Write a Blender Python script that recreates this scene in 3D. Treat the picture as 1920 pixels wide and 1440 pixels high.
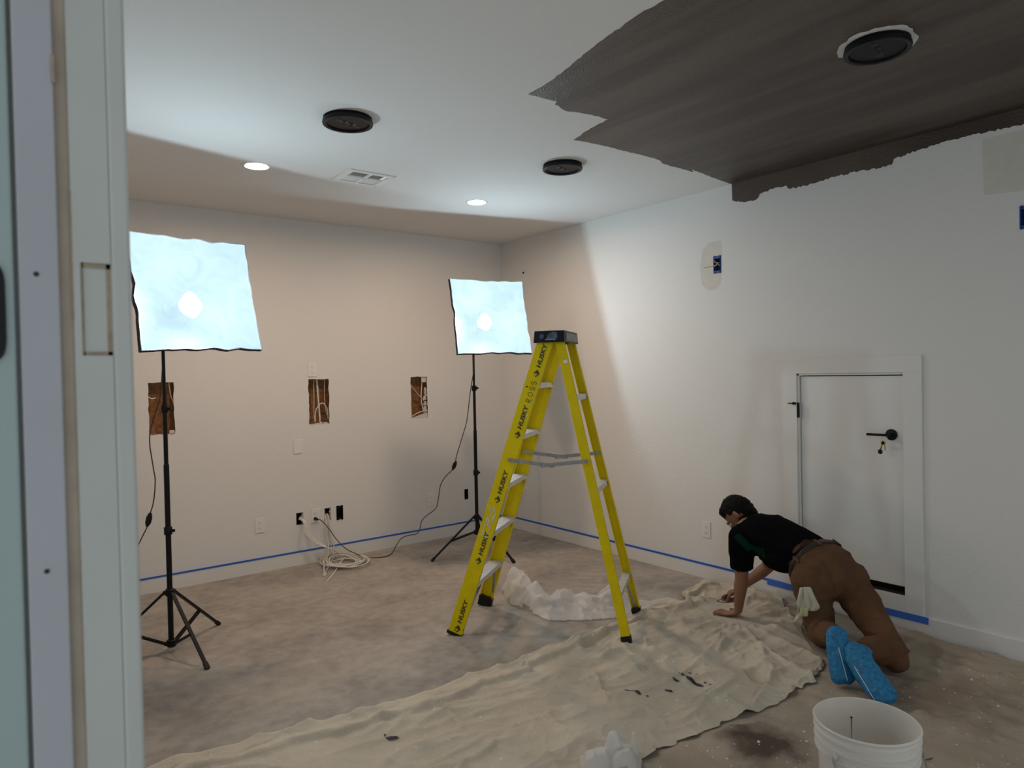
import bpy, bmesh, math, random
from mathutils import Vector, Matrix, noise
from mathutils.geometry import delaunay_2d_cdt, intersect_point_line
random.seed(7)
C = bpy.context.scene.collection
S = bpy.context.scene
for o in list(bpy.data.objects):
    bpy.data.objects.remove(o)

# ------------------------------------------------------------------ camera
EYE = Vector((0, 0, 1.523))
FW = Vector((0.61414065, 0.78902826, -0.01629928))
RT = Vector((0.78877248, -0.61435668, -0.02009598))
UP = Vector((0.0258698641, 0.000514665959, 0.999665187))
FPX = 1305.71
cd = bpy.data.cameras.new('camera'); cam = bpy.data.objects.new('camera', cd); C.objects.link(cam)
cd.sensor_width = 36; cd.lens = FPX / 1920 * 36; cd.clip_start = 0.02; cd.clip_end = 100
M = Matrix((RT, UP, -FW)).transposed().to_4x4(); M.translation = EYE
cam.matrix_world = M
cd.dof.use_dof = True; cd.dof.focus_distance = 4.0; cd.dof.aperture_fstop = 8.0
S.camera = cam

# ------------------------------------------------------------------ world, exposure
WORLD_COL = (0.80, 0.86, 0.88); WORLD_STR = 0.88
CAN_COL = (1.0, 0.71, 0.51); CAN_STR = 380.0
BULB_STR = 1120.0; FABRIC_T = 0.18
w = bpy.data.worlds.new('world'); S.world = w; w.use_nodes = True
bg = w.node_tree.nodes['Background']; bg.inputs[0].default_value = (*WORLD_COL, 1); bg.inputs[1].default_value = WORLD_STR
S.view_settings.view_transform = 'Standard'; S.view_settings.look = 'None'
S.view_settings.gamma = 1; S.view_settings.use_curve_mapping = False; S.view_settings.exposure = 0.0

# ------------------------------------------------------------------ room numbers
XR, YB, HC = 4.181, 5.5175, 2.792      # right wall, back wall, ceiling
XL = 0.117; YF = -1.6; YJ = 0.70

def ray(x, y):
    return FW + RT * ((x - 960) / FPX) + UP * ((720 - y) / FPX)
def fl(x, y, z=0.0):
    d = ray(x, y); return EYE + d * ((z - EYE.z) / d.z)
def ce(x, y): return fl(x, y, HC)
def bw(x, y, Y=YB):
    d = ray(x, y); return EYE + d * (Y / d.y)
def rw(x, y, X=XR):
    d = ray(x, y); return EYE + d * (X / d.x)
def dp(x, y, depth): return EYE + ray(x, y) * depth

# ------------------------------------------------------------------ materials
def mat(name, col, rough=0.7, metal=0.0, bump=None, var=None, spec=0.5, sheen=0.0, dist=0.002):
    """bump=(scale,strength), var=(scale,amount)"""
    m = bpy.data.materials.new(name); m.use_nodes = True
    N = m.node_tree.nodes; L = m.node_tree.links; b = N['Principled BSDF']
    b.inputs['Base Color'].default_value = (*col, 1); b.inputs['Roughness'].default_value = rough
    b.inputs['Metallic'].default_value = metal; b.inputs['Specular IOR Level'].default_value = spec
    if sheen: b.inputs['Sheen Weight'].default_value = sheen
    geo = N.new('ShaderNodeNewGeometry')
    if var:
        n = N.new('ShaderNodeTexNoise'); n.inputs['Scale'].default_value = var[0]; n.inputs['Detail'].default_value = 5
        L.new(geo.outputs['Position'], n.inputs['Vector'])
        r = N.new('ShaderNodeMapRange'); r.inputs[1].default_value = 0.3; r.inputs[2].default_value = 0.7
        r.inputs[3].default_value = 1 - var[1]; r.inputs[4].default_value = 1 + var[1]
        L.new(n.outputs['Fac'], r.inputs[0])
        mx = N.new('ShaderNodeVectorMath'); mx.operation = 'SCALE'; mx.inputs[0].default_value = col
        L.new(r.outputs[0], mx.inputs['Scale']); L.new(mx.outputs[0], b.inputs['Base Color'])
    if bump:
        n = N.new('ShaderNodeTexNoise'); n.inputs['Scale'].default_value = bump[0]; n.inputs['Detail'].default_value = 3
        L.new(geo.outputs['Position'], n.inputs['Vector'])
        bp = N.new('ShaderNodeBump'); bp.inputs['Strength'].default_value = bump[1]; bp.inputs['Distance'].default_value = dist
        L.new(n.outputs['Fac'], bp.inputs['Height']); L.new(bp.outputs[0], b.inputs['Normal'])
    return m

def emis(name, col, strength):
    m = bpy.data.materials.new(name); m.use_nodes = True
    N = m.node_tree.nodes; N.clear(); e = N.new('ShaderNodeEmission'); o = N.new('ShaderNodeOutputMaterial')
    e.inputs[0].default_value = (*col, 1); e.inputs[1].default_value = strength
    m.node_tree.links.new(e.outputs[0], o.inputs[0]); return m

WALLC = (0.74, 0.735, 0.72)
M_wall = mat('wall_paint', WALLC, 0.75, bump=(95, 0.45), dist=0.004)
M_ceil = mat('ceiling_paint', WALLC, 0.8, bump=(85, 0.5), dist=0.004)
M_patch = mat('primer_patch', (0.655, 0.63, 0.58), 0.85, bump=(90, 0.2), var=(20, 0.03))
M_trim = mat('trim_paint', (0.74, 0.735, 0.715), 0.42, bump=(40, 0.05))
M_doorp = mat('door_paint', (0.76, 0.76, 0.75), 0.38, bump=(60, 0.05))
M_black = mat('black_metal', (0.007, 0.007, 0.008), 0.4, spec=.2)
M_blackp = mat('black_plastic', (0.009, 0.009, 0.010), 0.45, spec=.25)
M_dark = mat('dark_cavity', (0.02, 0.016, 0.013), 0.9)
M_tape = mat('blue_tape', (0.045, 0.16, 0.62), 0.6, bump=(300, 0.1))
M_white = mat('white_plastic', (0.78, 0.77, 0.75), 0.35)
M_alu = mat('aluminium', (0.62, 0.62, 0.63), 0.42, metal=0.55, var=(30, 0.1))
M_steel = mat('galvanised_steel', (0.33, 0.33, 0.34), 0.45, metal=0.6, var=(60, 0.2))
M_boxblue = mat('electrical_box_blue', (0.03, 0.09, 0.30), 0.4)
M_brown = mat('sheathing_board', (0.23, 0.10, 0.035), 0.9, bump=(60, 0.5), var=(35, 0.45))
M_plaster = mat('broken_gypsum', (0.6, 0.58, 0.54), 0.95, bump=(120, 0.8), var=(60, 0.15))
M_cable = mat('white_cable', (0.72, 0.70, 0.66), 0.45)
M_cablebrown = mat('cream_cable', (0.50, 0.44, 0.34), 0.5)
M_cord = mat('dark_cord', (0.035, 0.026, 0.02), 0.5)

def dark_paint():
    m = mat('dark_brown_ceiling_paint', (0.040, 0.0300, 0.024), 0.42, bump=(120, 0.9), dist=0.004, spec=0.35)
    N = m.node_tree.nodes; L = m.node_tree.links; b = N['Principled BSDF']
    geo = N.new('ShaderNodeNewGeometry'); mp = N.new('ShaderNodeMapping'); mp.inputs['Rotation'].default_value = (0, 0, 0.05)
    mp.inputs['Scale'].default_value = (5.5, 0.55, 1)
    n = N.new('ShaderNodeTexNoise'); n.inputs['Scale'].default_value = 1.6; n.inputs['Detail'].default_value = 4
    L.new(geo.outputs['Position'], mp.inputs[0]); L.new(mp.outputs[0], n.inputs['Vector'])
    cr = N.new('ShaderNodeValToRGB'); cr.color_ramp.elements[0].position = .38; cr.color_ramp.elements[1].position = .62
    cr.color_ramp.elements[0].color = (0.062, 0.044, 0.034, 1); cr.color_ramp.elements[1].color = (0.108, 0.083, 0.066, 1)
    L.new(n.outputs['Fac'], cr.inputs[0]); L.new(cr.outputs[0], b.inputs['Base Color'])
    return m
M_dpaint = dark_paint()

def carpet():
    m = mat('carpet', (0.33, 0.29, 0.25), 0.97, spec=0.1, sheen=0.2)
    N = m.node_tree.nodes; L = m.node_tree.links; b = N['Principled BSDF']; geo = N.new('ShaderNodeNewGeometry')
    def nz(s, d=5):
        n = N.new('ShaderNodeTexNoise'); n.inputs['Scale'].default_value = s; n.inputs['Detail'].default_value = d
        L.new(geo.outputs['Position'], n.inputs['Vector']); return n
    a = nz(2.2, 6); c = nz(14, 4); f = nz(260, 2)
    mx = N.new('ShaderNodeMath'); mx.operation = 'MULTIPLY_ADD'; mx.inputs[1].default_value = 0.60
    L.new(c.outputs['Fac'], mx.inputs[0]); 
    m2 = N.new('ShaderNodeMath'); m2.operation = 'MULTIPLY_ADD'; m2.inputs[1].default_value = 0.35; m2.inputs[2].default_value = -.17
    L.new(f.outputs['Fac'], m2.inputs[0]); 
    ad = N.new('ShaderNodeMath'); L.new(a.outputs['Fac'], ad.inputs[0]); L.new(m2.outputs[0], ad.inputs[1])
    L.new(ad.outputs[0], mx.inputs[2])
    cr = N.new('ShaderNodeValToRGB'); e = cr.color_ramp.elements
    e[0].position = .56; e[0].color = (0.255, 0.232, 0.208, 1); e[1].position = 1.0; e[1].color = (0.47, 0.425, 0.37, 1)
    L.new(mx.outputs[0], cr.inputs[0]); L.new(cr.outputs[0], b.inputs['Base Color'])
    bp = N.new('ShaderNodeBump'); bp.inputs['Strength'].default_value = .6; bp.inputs['Distance'].default_value = .006
    L.new(f.outputs['Fac'], bp.inputs['Height'])
    bp2 = N.new('ShaderNodeBump'); bp2.inputs['Strength'].default_value = .35; bp2.inputs['Distance'].default_value = .02
    L.new(c.outputs['Fac'], bp2.inputs['Height']); L.new(bp.outputs[0], bp2.inputs['Normal']); L.new(bp2.outputs[0], b.inputs['Normal'])
    return m
M_carpet = carpet()

def canvas(name, c0, c1, stains):
    """woven drop cloth: mottled colour, pale paint specks, brown stains at given floor points (x,y,r)"""
    m = mat(name, c0, 0.95, spec=0.15)
    N = m.node_tree.nodes; L = m.node_tree.links; b = N['Principled BSDF']; geo = N.new('ShaderNodeNewGeometry')
    def nz(s, d=4):
        n = N.new('ShaderNodeTexNoise'); n.inputs['Scale'].default_value = s; n.inputs['Detail'].default_value = d
        L.new(geo.outputs['Position'], n.inputs['Vector']); return n
    a = nz(2.6, 6); cr = N.new('ShaderNodeValToRGB'); e = cr.color_ramp.elements
    e[0].position = .35; e[0].color = (*c0, 1); e[1].position = .65; e[1].color = (*c1, 1)
    L.new(a.outputs['Fac'], cr.inputs[0]); last = cr.outputs[0]
    wob = nz(11, 5)
    for (x, y, r, col, amt) in stains:
        d = N.new('ShaderNodeVectorMath'); d.operation = 'DISTANCE'; d.inputs[1].default_value = (x, y, 0.01)
        L.new(geo.outputs['Position'], d.inputs[0])
        ad = N.new('ShaderNodeMath'); ad.operation = 'MULTIPLY_ADD'; ad.inputs[1].default_value = r * 1.6; L.new(wob.outputs['Fac'], ad.inputs[0]); L.new(d.outputs['Value'], ad.inputs[2])
        rg = N.new('ShaderNodeMapRange'); rg.inputs[1].default_value = r * 2.0; rg.inputs[2].default_value = r * 1.2; rg.inputs[3].default_value = 0; rg.inputs[4].default_value = amt
        L.new(ad.outputs[0], rg.inputs[0])
        mx = N.new('ShaderNodeMix'); mx.data_type = 'RGBA'; L.new(rg.outputs[0], mx.inputs[0]); L.new(last, mx.inputs[6]); mx.inputs[7].default_value = (*col, 1)
        last = mx.outputs[2]
    for sc, th, col in ((22, .13, (0.70, 0.68, 0.62)), (50, .17, (0.66, 0.64, 0.58))):
        v = N.new('ShaderNodeTexVoronoi'); v.inputs['Scale'].default_value = sc; L.new(geo.outputs['Position'], v.inputs['Vector'])
        s = N.new('ShaderNodeSeparateColor'); L.new(v.outputs['Color'], s.inputs[0])
        th2 = N.new('ShaderNodeMath'); th2.operation = 'GREATER_THAN'; th2.inputs[1].default_value = .82; L.new(s.outputs[0], th2.inputs[0])
        lt = N.new('ShaderNodeMath'); lt.operation = 'LESS_THAN'; lt.inputs[1].default_value = th; L.new(v.outputs['Distance'], lt.inputs[0])
        mu = N.new('ShaderNodeMath'); mu.operation = 'MULTIPLY'; L.new(th2.outputs[0], mu.inputs[0]); L.new(lt.outputs[0], mu.inputs[1])
        mx = N.new('ShaderNodeMix'); mx.data_type = 'RGBA'; L.new(mu.outputs[0], mx.inputs[0]); L.new(last, mx.inputs[6]); mx.inputs[7].default_value = (*col, 1)
        last = mx.outputs[2]
    L.new(last, b.inputs['Base Color'])
    f = nz(420, 2); g = nz(30, 4)
    bp = N.new('ShaderNodeBump'); bp.inputs['Strength'].default_value = .4; bp.inputs['Distance'].default_value = .002; L.new(f.outputs['Fac'], bp.inputs['Height'])
    b2 = N.new('ShaderNodeBump'); b2.inputs['Strength'].default_value = .5; b2.inputs['Distance'].default_value = .012; L.new(g.outputs['Fac'], b2.inputs['Height']); L.new(bp.outputs[0], b2.inputs['Normal'])
    L.new(b2.outputs[0], b.inputs['Normal'])
    return m
p_st = fl(1430, 1398); p_st2 = fl(1760, 1320); p_st3 = fl(1690, 1330)
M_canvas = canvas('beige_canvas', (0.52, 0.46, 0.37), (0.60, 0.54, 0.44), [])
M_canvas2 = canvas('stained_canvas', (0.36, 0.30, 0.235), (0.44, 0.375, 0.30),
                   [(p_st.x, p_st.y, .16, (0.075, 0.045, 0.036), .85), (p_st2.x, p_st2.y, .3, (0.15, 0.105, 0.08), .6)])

def sheet_mat(name, col, transp, rough=0.35):
    m = bpy.data.materials.new(name); m.use_nodes = True; N = m.node_tree.nodes; L = m.node_tree.links
    b = N['Principled BSDF']; b.inputs['Base Color'].default_value = (*col, 1); b.inputs['Roughness'].default_value = rough
    tl = N.new('ShaderNodeBsdfTranslucent'); tl.inputs[0].default_value = (*col, 1)
    tr = N.new('ShaderNodeBsdfTransparent'); o = N['Material Output']
    m1 = N.new('ShaderNodeMixShader'); m1.inputs[0].default_value = .35; L.new(b.outputs[0], m1.inputs[1]); L.new(tl.outputs[0], m1.inputs[2])
    m2 = N.new('ShaderNodeMixShader'); m2.inputs[0].default_value = transp; L.new(m1.outputs[0], m2.inputs[1]); L.new(tr.outputs[0], m2.inputs[2])
    L.new(m2.outputs[0], o.inputs[0]); return m
M_plastic = sheet_mat('clear_plastic_film', (0.88, 0.87, 0.86), 0.32)
M_bag = sheet_mat('white_plastic_film', (0.85, 0.84, 0.82), 0.08)

def fabric_mat():
    """softbox diffuser: thin fabric lit from within, part of the lamp light passes straight through"""
    m = bpy.data.materials.new('diffuser_fabric'); m.use_nodes = True; N = m.node_tree.nodes; L = m.node_tree.links; N.clear()
    o = N.new('ShaderNodeOutputMaterial'); e = N.new('ShaderNodeEmission'); t = N.new('ShaderNodeBsdfTransparent')
    geo = N.new('ShaderNodeNewGeometry'); n = N.new('ShaderNodeTexNoise'); n.inputs['Scale'].default_value = 7; n.inputs['Detail'].default_value = 4; n.inputs['Distortion'].default_value = 1.5
    L.new(geo.outputs['Position'], n.inputs['Vector'])
    cr = N.new('ShaderNodeValToRGB'); cr.color_ramp.elements[0].position = .3; cr.color_ramp.elements[1].position = .7
    cr.color_ramp.elements[0].color = (0.60, 0.86, 1.0, 1); cr.color_ramp.elements[1].color = (0.72, 0.985, 1.0, 1)
    L.new(n.outputs['Fac'], cr.inputs[0]); L.new(cr.outputs[0], e.inputs[0]); e.inputs[1].default_value = 1.17
    t.inputs[0].default_value = (.84, .97, 1.0, 1)
    mx = N.new('ShaderNodeMixShader'); mx.inputs[0].default_value = FABRIC_T
    L.new(e.outputs[0], mx.inputs[1]); L.new(t.outputs[0], mx.inputs[2]); L.new(mx.outputs[0], o.inputs[0]); return m
M_fabric = fabric_mat()
M_bulb = emis('lamp_bulb_glow', (0.86, 0.97, 1.08), BULB_STR)
M_can = emis('warm_downlight_glow', CAN_COL, CAN_STR)

# ------------------------------------------------------------------ object helpers
OFF = {}
def tag(o, label=None, cat=None, group=None, kind=None):
    if label: o['label'] = label
    if cat: o['category'] = cat
    if group: o['group'] = group
    if kind: o['kind'] = kind
    return o
def thing(name, label, cat, loc, group=None):
    o = bpy.data.objects.new(name, None); C.objects.link(o); o.location = loc; o.empty_display_size = .05
    OFF[o.name] = Vector(loc); tag(o, label, cat, group); return o
def mk(name, verts, faces, m, parent=None, smooth=False, mids=None):
    """verts in world space; parented meshes are stored relative to their thing's base"""
    vs = [Vector(v) for v in verts]
    if parent is not None: off = OFF[parent.name]
    else:
        xs = [v.x for v in vs]; ys = [v.y for v in vs]; off = Vector(((min(xs) + max(xs)) / 2, (min(ys) + max(ys)) / 2, min(v.z for v in vs)))
    me = bpy.data.meshes.new(name); me.from_pydata([v - off for v in vs], [], faces)
    for mm in (m if isinstance(m, (list, tuple)) else [m]): me.materials.append(mm)
    if mids: me.polygons.foreach_set('material_index', mids)
    if smooth: me.polygons.foreach_set('use_smooth', [True] * len(me.polygons))
    me.update()
    o = bpy.data.objects.new(name, me); C.objects.link(o); OFF[o.name] = off
    if parent is not None: o.parent = parent
    if parent is None: o.location = off
    return o
class MB:
    """collects shapes that form ONE part"""
    def __init__(s): s.v = []; s.f = []; s.mi = []
    def add(s, v, f, mi=0):
        n = len(s.v); s.v += [Vector(a) for a in v]; s.f += [tuple(i + n for i in q) for q in f]; s.mi += [mi] * len(f); return s
    def box(s, a, b, mi=0, bev=0.0, R=None, c=None):
        """axis box from a to b; optional rotation matrix R about c"""
        a = Vector(a); b = Vector(b); lo = Vector((min(a.x, b.x), min(a.y, b.y), min(a.z, b.z))); hi = Vector((max(a.x, b.x), max(a.y, b.y), max(a.z, b.z)))
        bm = bmesh.new(); bmesh.ops.create_cube(bm, size=1)
        for v in bm.verts: v.co = Vector(((lo.x + hi.x) / 2 + v.co.x * (hi.x - lo.x), (lo.y + hi.y) / 2 + v.co.y * (hi.y - lo.y), (lo.z + hi.z) / 2 + v.co.z * (hi.z - lo.z)))
        if bev: bmesh.ops.bevel(bm, geom=bm.edges[:], offset=bev, segments=2, affect='EDGES', profile=.5)
        bm.verts.index_update(); vs = [v.co.copy() for v in bm.verts]; fs = [[v.index for v in f.verts] for f in bm.faces]; bm.free()
        if R is not None: vs = [R @ (v - c) + c for v in vs] if c is not None else [R @ v for v in vs]
        return s.add(vs, fs, mi)
    def bar(s, p, q, wv, hv, mi=0):
        """box beam from p to q with half-size vectors wv, hv"""
        p = Vector(p); q = Vector(q); wv = Vector(wv); hv = Vector(hv)
        v = [e + a * wv + b * hv for e in (p, q) for a, b in ((-1, -1), (1, -1), (1, 1), (-1, 1))]
        return s.add(v, [(3, 2, 1, 0), (4, 5, 6, 7), (0, 1, 5, 4), (1, 2, 6, 5), (2, 3, 7, 6), (3, 0, 4, 7)], mi)
    def tube(s, pts, r, seg=10, mi=0, caps=True):
        pts = [Vector(p) for p in pts]; n = len(pts); rs = r if isinstance(r, (list, tuple)) else [r] * n
        t0 = (pts[1] - pts[0]).normalized(); a = t0.orthogonal().normalized(); vs = []
        for i, p in enumerate(pts):
            t = (pts[min(i + 1, n - 1)] - pts[max(i - 1, 0)]).normalized()
            a = (a - t * a.dot(t)).normalized(); b = t.cross(a)
            for k in range(seg):
                an = 2 * math.pi * k / seg; vs.append(p + (a * math.cos(an) + b * math.sin(an)) * rs[i])
        fs = [(i * seg + k, i * seg + (k + 1) % seg, (i + 1) * seg + (k + 1) % seg, (i + 1) * seg + k) for i in range(n - 1) for k in range(seg)]
        if caps: fs += [tuple(range(seg - 1, -1, -1)), tuple(range((n - 1) * seg, n * seg))]
        return s.add(vs, fs, mi)
    def lathe(s, c, prof, seg=32, mi=0, axis=Vector((0, 0, 1)), closed=False):
        """prof: list of (radius, height along axis)"""
        axis = axis.normalized(); a = axis.orthogonal().normalized(); b = axis.cross(a); c = Vector(c); vs = []
        for r, h in prof:
            for k in range(seg):
                an = 2 * math.pi * k / seg; vs.append(c + axis * h + (a * math.cos(an) + b * math.sin(an)) * r)
        n = len(prof); fs = []
        for i in range(n - 1 if not closed else n):
            j = (i + 1) % n
            fs += [(i * seg + k, i * seg + (k + 1) % seg, j * seg + (k + 1) % seg, j * seg + k) for k in range(seg)]
        if not closed: fs += [tuple(range(seg - 1, -1, -1)), tuple(range((n - 1) * seg, n * seg))]
        return s.add(vs, fs, mi)
    def ell(s, c, ax, r, seg=20, rings=12, mi=0):
        """ellipsoid with axes ax (3 vectors) and radii r"""
        c = Vector(c); vs = []; fs = []
        for i in range(rings + 1):
            th = math.pi * i / rings
            for k in range(seg):
                ph = 2 * math.pi * k / seg
                vs.append(c + ax[0] * (r[0] * math.sin(th) * math.cos(ph)) + ax[1] * (r[1] * math.sin(th) * math.sin(ph)) + ax[2] * (r[2] * math.cos(th)))
        for i in range(rings):
            for k in range(seg): fs.append((i * seg + k, i * seg + (k + 1) % seg, (i + 1) * seg + (k + 1) % seg, (i + 1) * seg + k))
        return s.add(vs, fs, mi)
    def loft(s, rings, side, seg=20, mi=0):
        """rounded elliptical limb: rings=[(centre, ra, rb)], ra along side"""
        cs = [Vector(r[0]) for r in rings]; side = Vector(side); allr = []
        n = len(cs)
        def fr(i):
            t = (cs[min(i + 1, n - 1)] - cs[max(i - 1, 0)]).normalized(); a = (side - t * side.dot(t)).normalized(); return t, a, t.cross(a)
        t, a, b = fr(0)
        for k in (0.15, .5, .8): 
            q = math.sqrt(1 - (1 - k) ** 2); allr.append((cs[0] - t * min(rings[0][1], rings[0][2]) * (1 - k), a, b, rings[0][1] * q, rings[0][2] * q))
        for i in range(n):
            t, a, b = fr(i); allr.append((cs[i], a, b, rings[i][1], rings[i][2]))
        t, a, b = fr(n - 1)
        for k in (0.8, .5, .15):
            q = math.sqrt(1 - (1 - k) ** 2); allr.append((cs[-1] + t * min(rings[-1][1], rings[-1][2]) * (1 - k), a, b, rings[-1][1] * q, rings[-1][2] * q))
        vs = []
        for c, a, b, ra, rb in allr:
            for k in range(seg):
                an = 2 * math.pi * k / seg; vs.append(c + a * ra * math.cos(an) + b * rb * math.sin(an))
        m = len(allr); fs = [(i * seg + k, i * seg + (k + 1) % seg, (i + 1) * seg + (k + 1) % seg, (i + 1) * seg + k) for i in range(m - 1) for k in range(seg)]
        fs += [tuple(range(seg - 1, -1, -1)), tuple(range((m - 1) * seg, m * seg))]
        return s.add(vs, fs, mi)
    def out(s, name, m, parent=None, smooth=False):
        o = mk(name, s.v, s.f, m, parent, smooth, s.mi)
        return o
def autosmooth(o, ang=35):
    me = o.data; me.polygons.foreach_set('use_smooth', [True] * len(me.polygons))
    bm = bmesh.new(); bm.from_mesh(me)
    bmesh.ops.recalc_face_normals(bm, faces=bm.faces[:])
    for e in bm.edges:
        if len(e.link_faces) == 2 and e.calc_face_angle(0) > math.radians(ang): e.smooth = False
    bm.to_mesh(me); bm.free(); return o
def spline(pts, n=8):
    pts = [Vector(p) for p in pts]; P = [2 * pts[0] - pts[1]] + pts + [2 * pts[-1] - pts[-2]]; out = []
    for i in range(1, len(P) - 2):
        for k in range(n):
            t = k / n; a, b, c, d = P[i - 1], P[i], P[i + 1], P[i + 2]
            out.append(0.5 * ((2 * b) + (c - a) * t + (2 * a - 5 * b + 4 * c - d) * t * t + (3 * b - a - 3 * c + d) * t ** 3))
    out.append(pts[-1]); return out
def remeshed(name, mb, m, parent, voxel=0.008, smooth=6, wr=None, clip=None):
    """fuse overlapping closed shapes into one continuous skin, then relax and wrinkle it"""
    me = bpy.data.meshes.new('tmp'); me.from_pydata(mb.v, [], mb.f)
    bm = bmesh.new(); bm.from_mesh(me); bmesh.ops.recalc_face_normals(bm, faces=bm.faces[:]); bm.to_mesh(me); bm.free()
    t = bpy.data.objects.new('tmp', me); C.objects.link(t)
    r = t.modifiers.new('r', 'REMESH'); r.mode = 'VOXEL'; r.voxel_size = voxel
    s = t.modifiers.new('s', 'SMOOTH'); s.iterations = smooth; s.factor = .5
    dg = bpy.context.evaluated_depsgraph_get(); dg.update(); ev = t.evaluated_get(dg); em = ev.to_mesh()
    vs = [v.co.copy() for v in em.vertices]; ns = [v.normal.copy() for v in em.vertices]; fs = [tuple(p.vertices) for p in em.polygons]
    ev.to_mesh_clear(); bpy.data.objects.remove(t); bpy.data.meshes.remove(me)
    if wr: vs = [v + n * wr(v) for v, n in zip(vs, ns)]
    if clip: fs = [f for f in fs if clip(sum((vs[i] for i in f), Vector()) / len(f))]
    used = sorted({i for f in fs for i in f}); mp = {i: k for k, i in enumerate(used)}
    return mk(name, [vs[i] for i in used], [tuple(mp[i] for i in f) for f in fs], m, parent, True)

def inpoly(x, y, poly):
    c = False; n = len(poly); j = n - 1
    for i in range(n):
        xi, yi = poly[i]; xj, yj = poly[j]
        if (yi > y) != (yj > y) and x < (xj - xi) * (y - yi) / (yj - yi) + xi: c = not c
        j = i
    return c
def planar(name, outer, regions, holes, mats, to3):
    """flat surface with cut-outs; regions=[(poly, material index)]"""
    vs = []; es = []
    def addp(poly):
        b = len(vs); n = len(poly)
        for q in poly: vs.append(Vector(q))
        for i in range(n): es.append((b + i, b + (i + 1) % n))
    addp(outer)
    for pl, _ in regions: addp(pl)
    for pl in holes: addp(pl)
    r = delaunay_2d_cdt(vs, es, [], 0, 1e-6); V = r[0]; F = []; mi = []
    for f in r[2]:
        cx = sum(V[i].x for i in f) / 3; cy = sum(V[i].y for i in f) / 3
        if not inpoly(cx, cy, outer) or any(inpoly(cx, cy, h) for h in holes): continue
        k = 0
        for pl, idx in regions:
            if inpoly(cx, cy, pl): k = idx
        F.append(tuple(f)); mi.append(k)
    return mk(name, [to3(v.x, v.y) for v in V], F, mats, None, False, mi)
def ragged(pts, step, amp, closed=False):
    out = []; n = len(pts)
    for i in range(n if closed else n - 1):
        a = Vector(pts[i]); b = Vector(pts[(i + 1) % n]); k = max(1, int((b - a).length / step))
        nr = Vector((-(b - a).y, (b - a).x)); nr = nr.normalized() if nr.length > 0 else nr
        for j in range(k):
            p = a.lerp(b, j / k)
            if j: p = p + nr * random.uniform(-amp, amp)
            out.append((p.x, p.y))
    if not closed: out.append(tuple(pts[-1]))
    return out
def circ(cx, cy, r, n=32): return [(cx + r * math.cos(2 * math.pi * k / n), cy + r * math.sin(2 * math.pi * k / n)) for k in range(n)]
def rect(a0, a1, b0, b1): return [(a0, b0), (a1, b0), (a1, b1), (a0, b1)]

# ================================================================== THE SETTING
# floor
fo = MB().add([(XL - .6, YF, 0), (XR, YF, 0), (XR, YB, 0), (XL - .6, YB, 0)], [(0, 1, 2, 3)])
fo = mk('floor', fo.v, fo.f, M_carpet); tag(fo, 'mottled beige grey cut pile carpet across the whole room', 'floor', kind='structure')

# ceiling with the half painted dark brown area and round speaker cut-outs
SPK = [((1.503, 3.206), 'round black ceiling speaker nearest the left of the white ceiling'), ((2.905, 3.184), 'round black ceiling speaker on white ceiling right of the air vent'), ((2.865, 1.286), 'round black ceiling speaker ringed with white in the dark painted area')]
CANS = [((1.389, 4.232), 'glowing warm recessed downlight left of the ceiling vent'), ((3.0, 4.235), 'glowing warm recessed downlight right of the ceiling vent')]
def c2(l): return [tuple(ce(*q).xy) for q in l]
edge1 = c2([(1372, 345.5), (1340, 334), (1297, 318), (1300, 322.5), (1243, 307), (1236, 300), (1215, 294), (1130, 273), (1075, 262), (1100, 245), (1140, 224), (1110, 215.5), (1060, 208), (1040, 196), (1044, 190), (990, 177)])
edge2 = c2([(990, 177), (1035, 150), (1060, 130), (1130, 75), (1200, 25), (1245, 0)])
pd = ragged(edge1, .02, .005)[:-1] + ragged(edge2, .02, .004) + [(1.76, 1.2), (1.66, .6), (1.8, .0), (XR, .0)]
y0 = rw(1372, 345).y; pd[0] = (XR, y0)
ring = ragged(c2([(1571, 108), (1573, 88), (1600, 67), (1640, 53), (1690, 46), (1712, 54), (1723, 68), (1713, 84), (1700, 95), (1660, 108), (1610, 113)]), .02, .006, True)
ce_o = planar('ceiling', rect(XL - .6, XR, YF, YB), [(pd, 1), (ring, 0)], [circ(c[0], c[1], .112) for c, _ in SPK] + [circ(c[0], c[1], .062) for c, _ in CANS] + [rect(1.90, 2.16, 3.995, 4.225)],
              [M_ceil, M_dpaint], lambda x, y: Vector((x, y, HC)))
tag(ce_o, 'white textured ceiling half rolled with dark brown paint', 'ceiling', kind='structure')

# back wall: three big cut-outs and the low box openings
def bx2(x0, y0_, x1, y1_):
    a = bw(x0, y0_); b = bw(x1, y1_); return rect(min(a.x, b.x), max(a.x, b.x), min(a.z, b.z), max(a.z, b.z))
HOLES = [bx2(277, 718, 328, 814), bx2(578, 711, 618, 795), bx2(770, 707, 802, 783)]
LOWB = [bx2(556, 963, 568, 982), bx2(609, 954, 620, 974), bx2(631, 950, 643, 972), bx2(871, 918, 877.5, 935)]
def rag(pl, a=.004): return ragged(pl, .03, a, True)
b_o = planar('wall_back', rect(XL - .1, XR, 0, HC), [], [rag(h) for h in HOLES] + [rag(h, .003) if i < 2 else h for i, h in enumerate(LOWB)], [M_wall], lambda x, z: Vector((x, YB, z)))
tag(b_o, 'white textured back wall with three rectangular cut-outs', 'wall', kind='structure')
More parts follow.
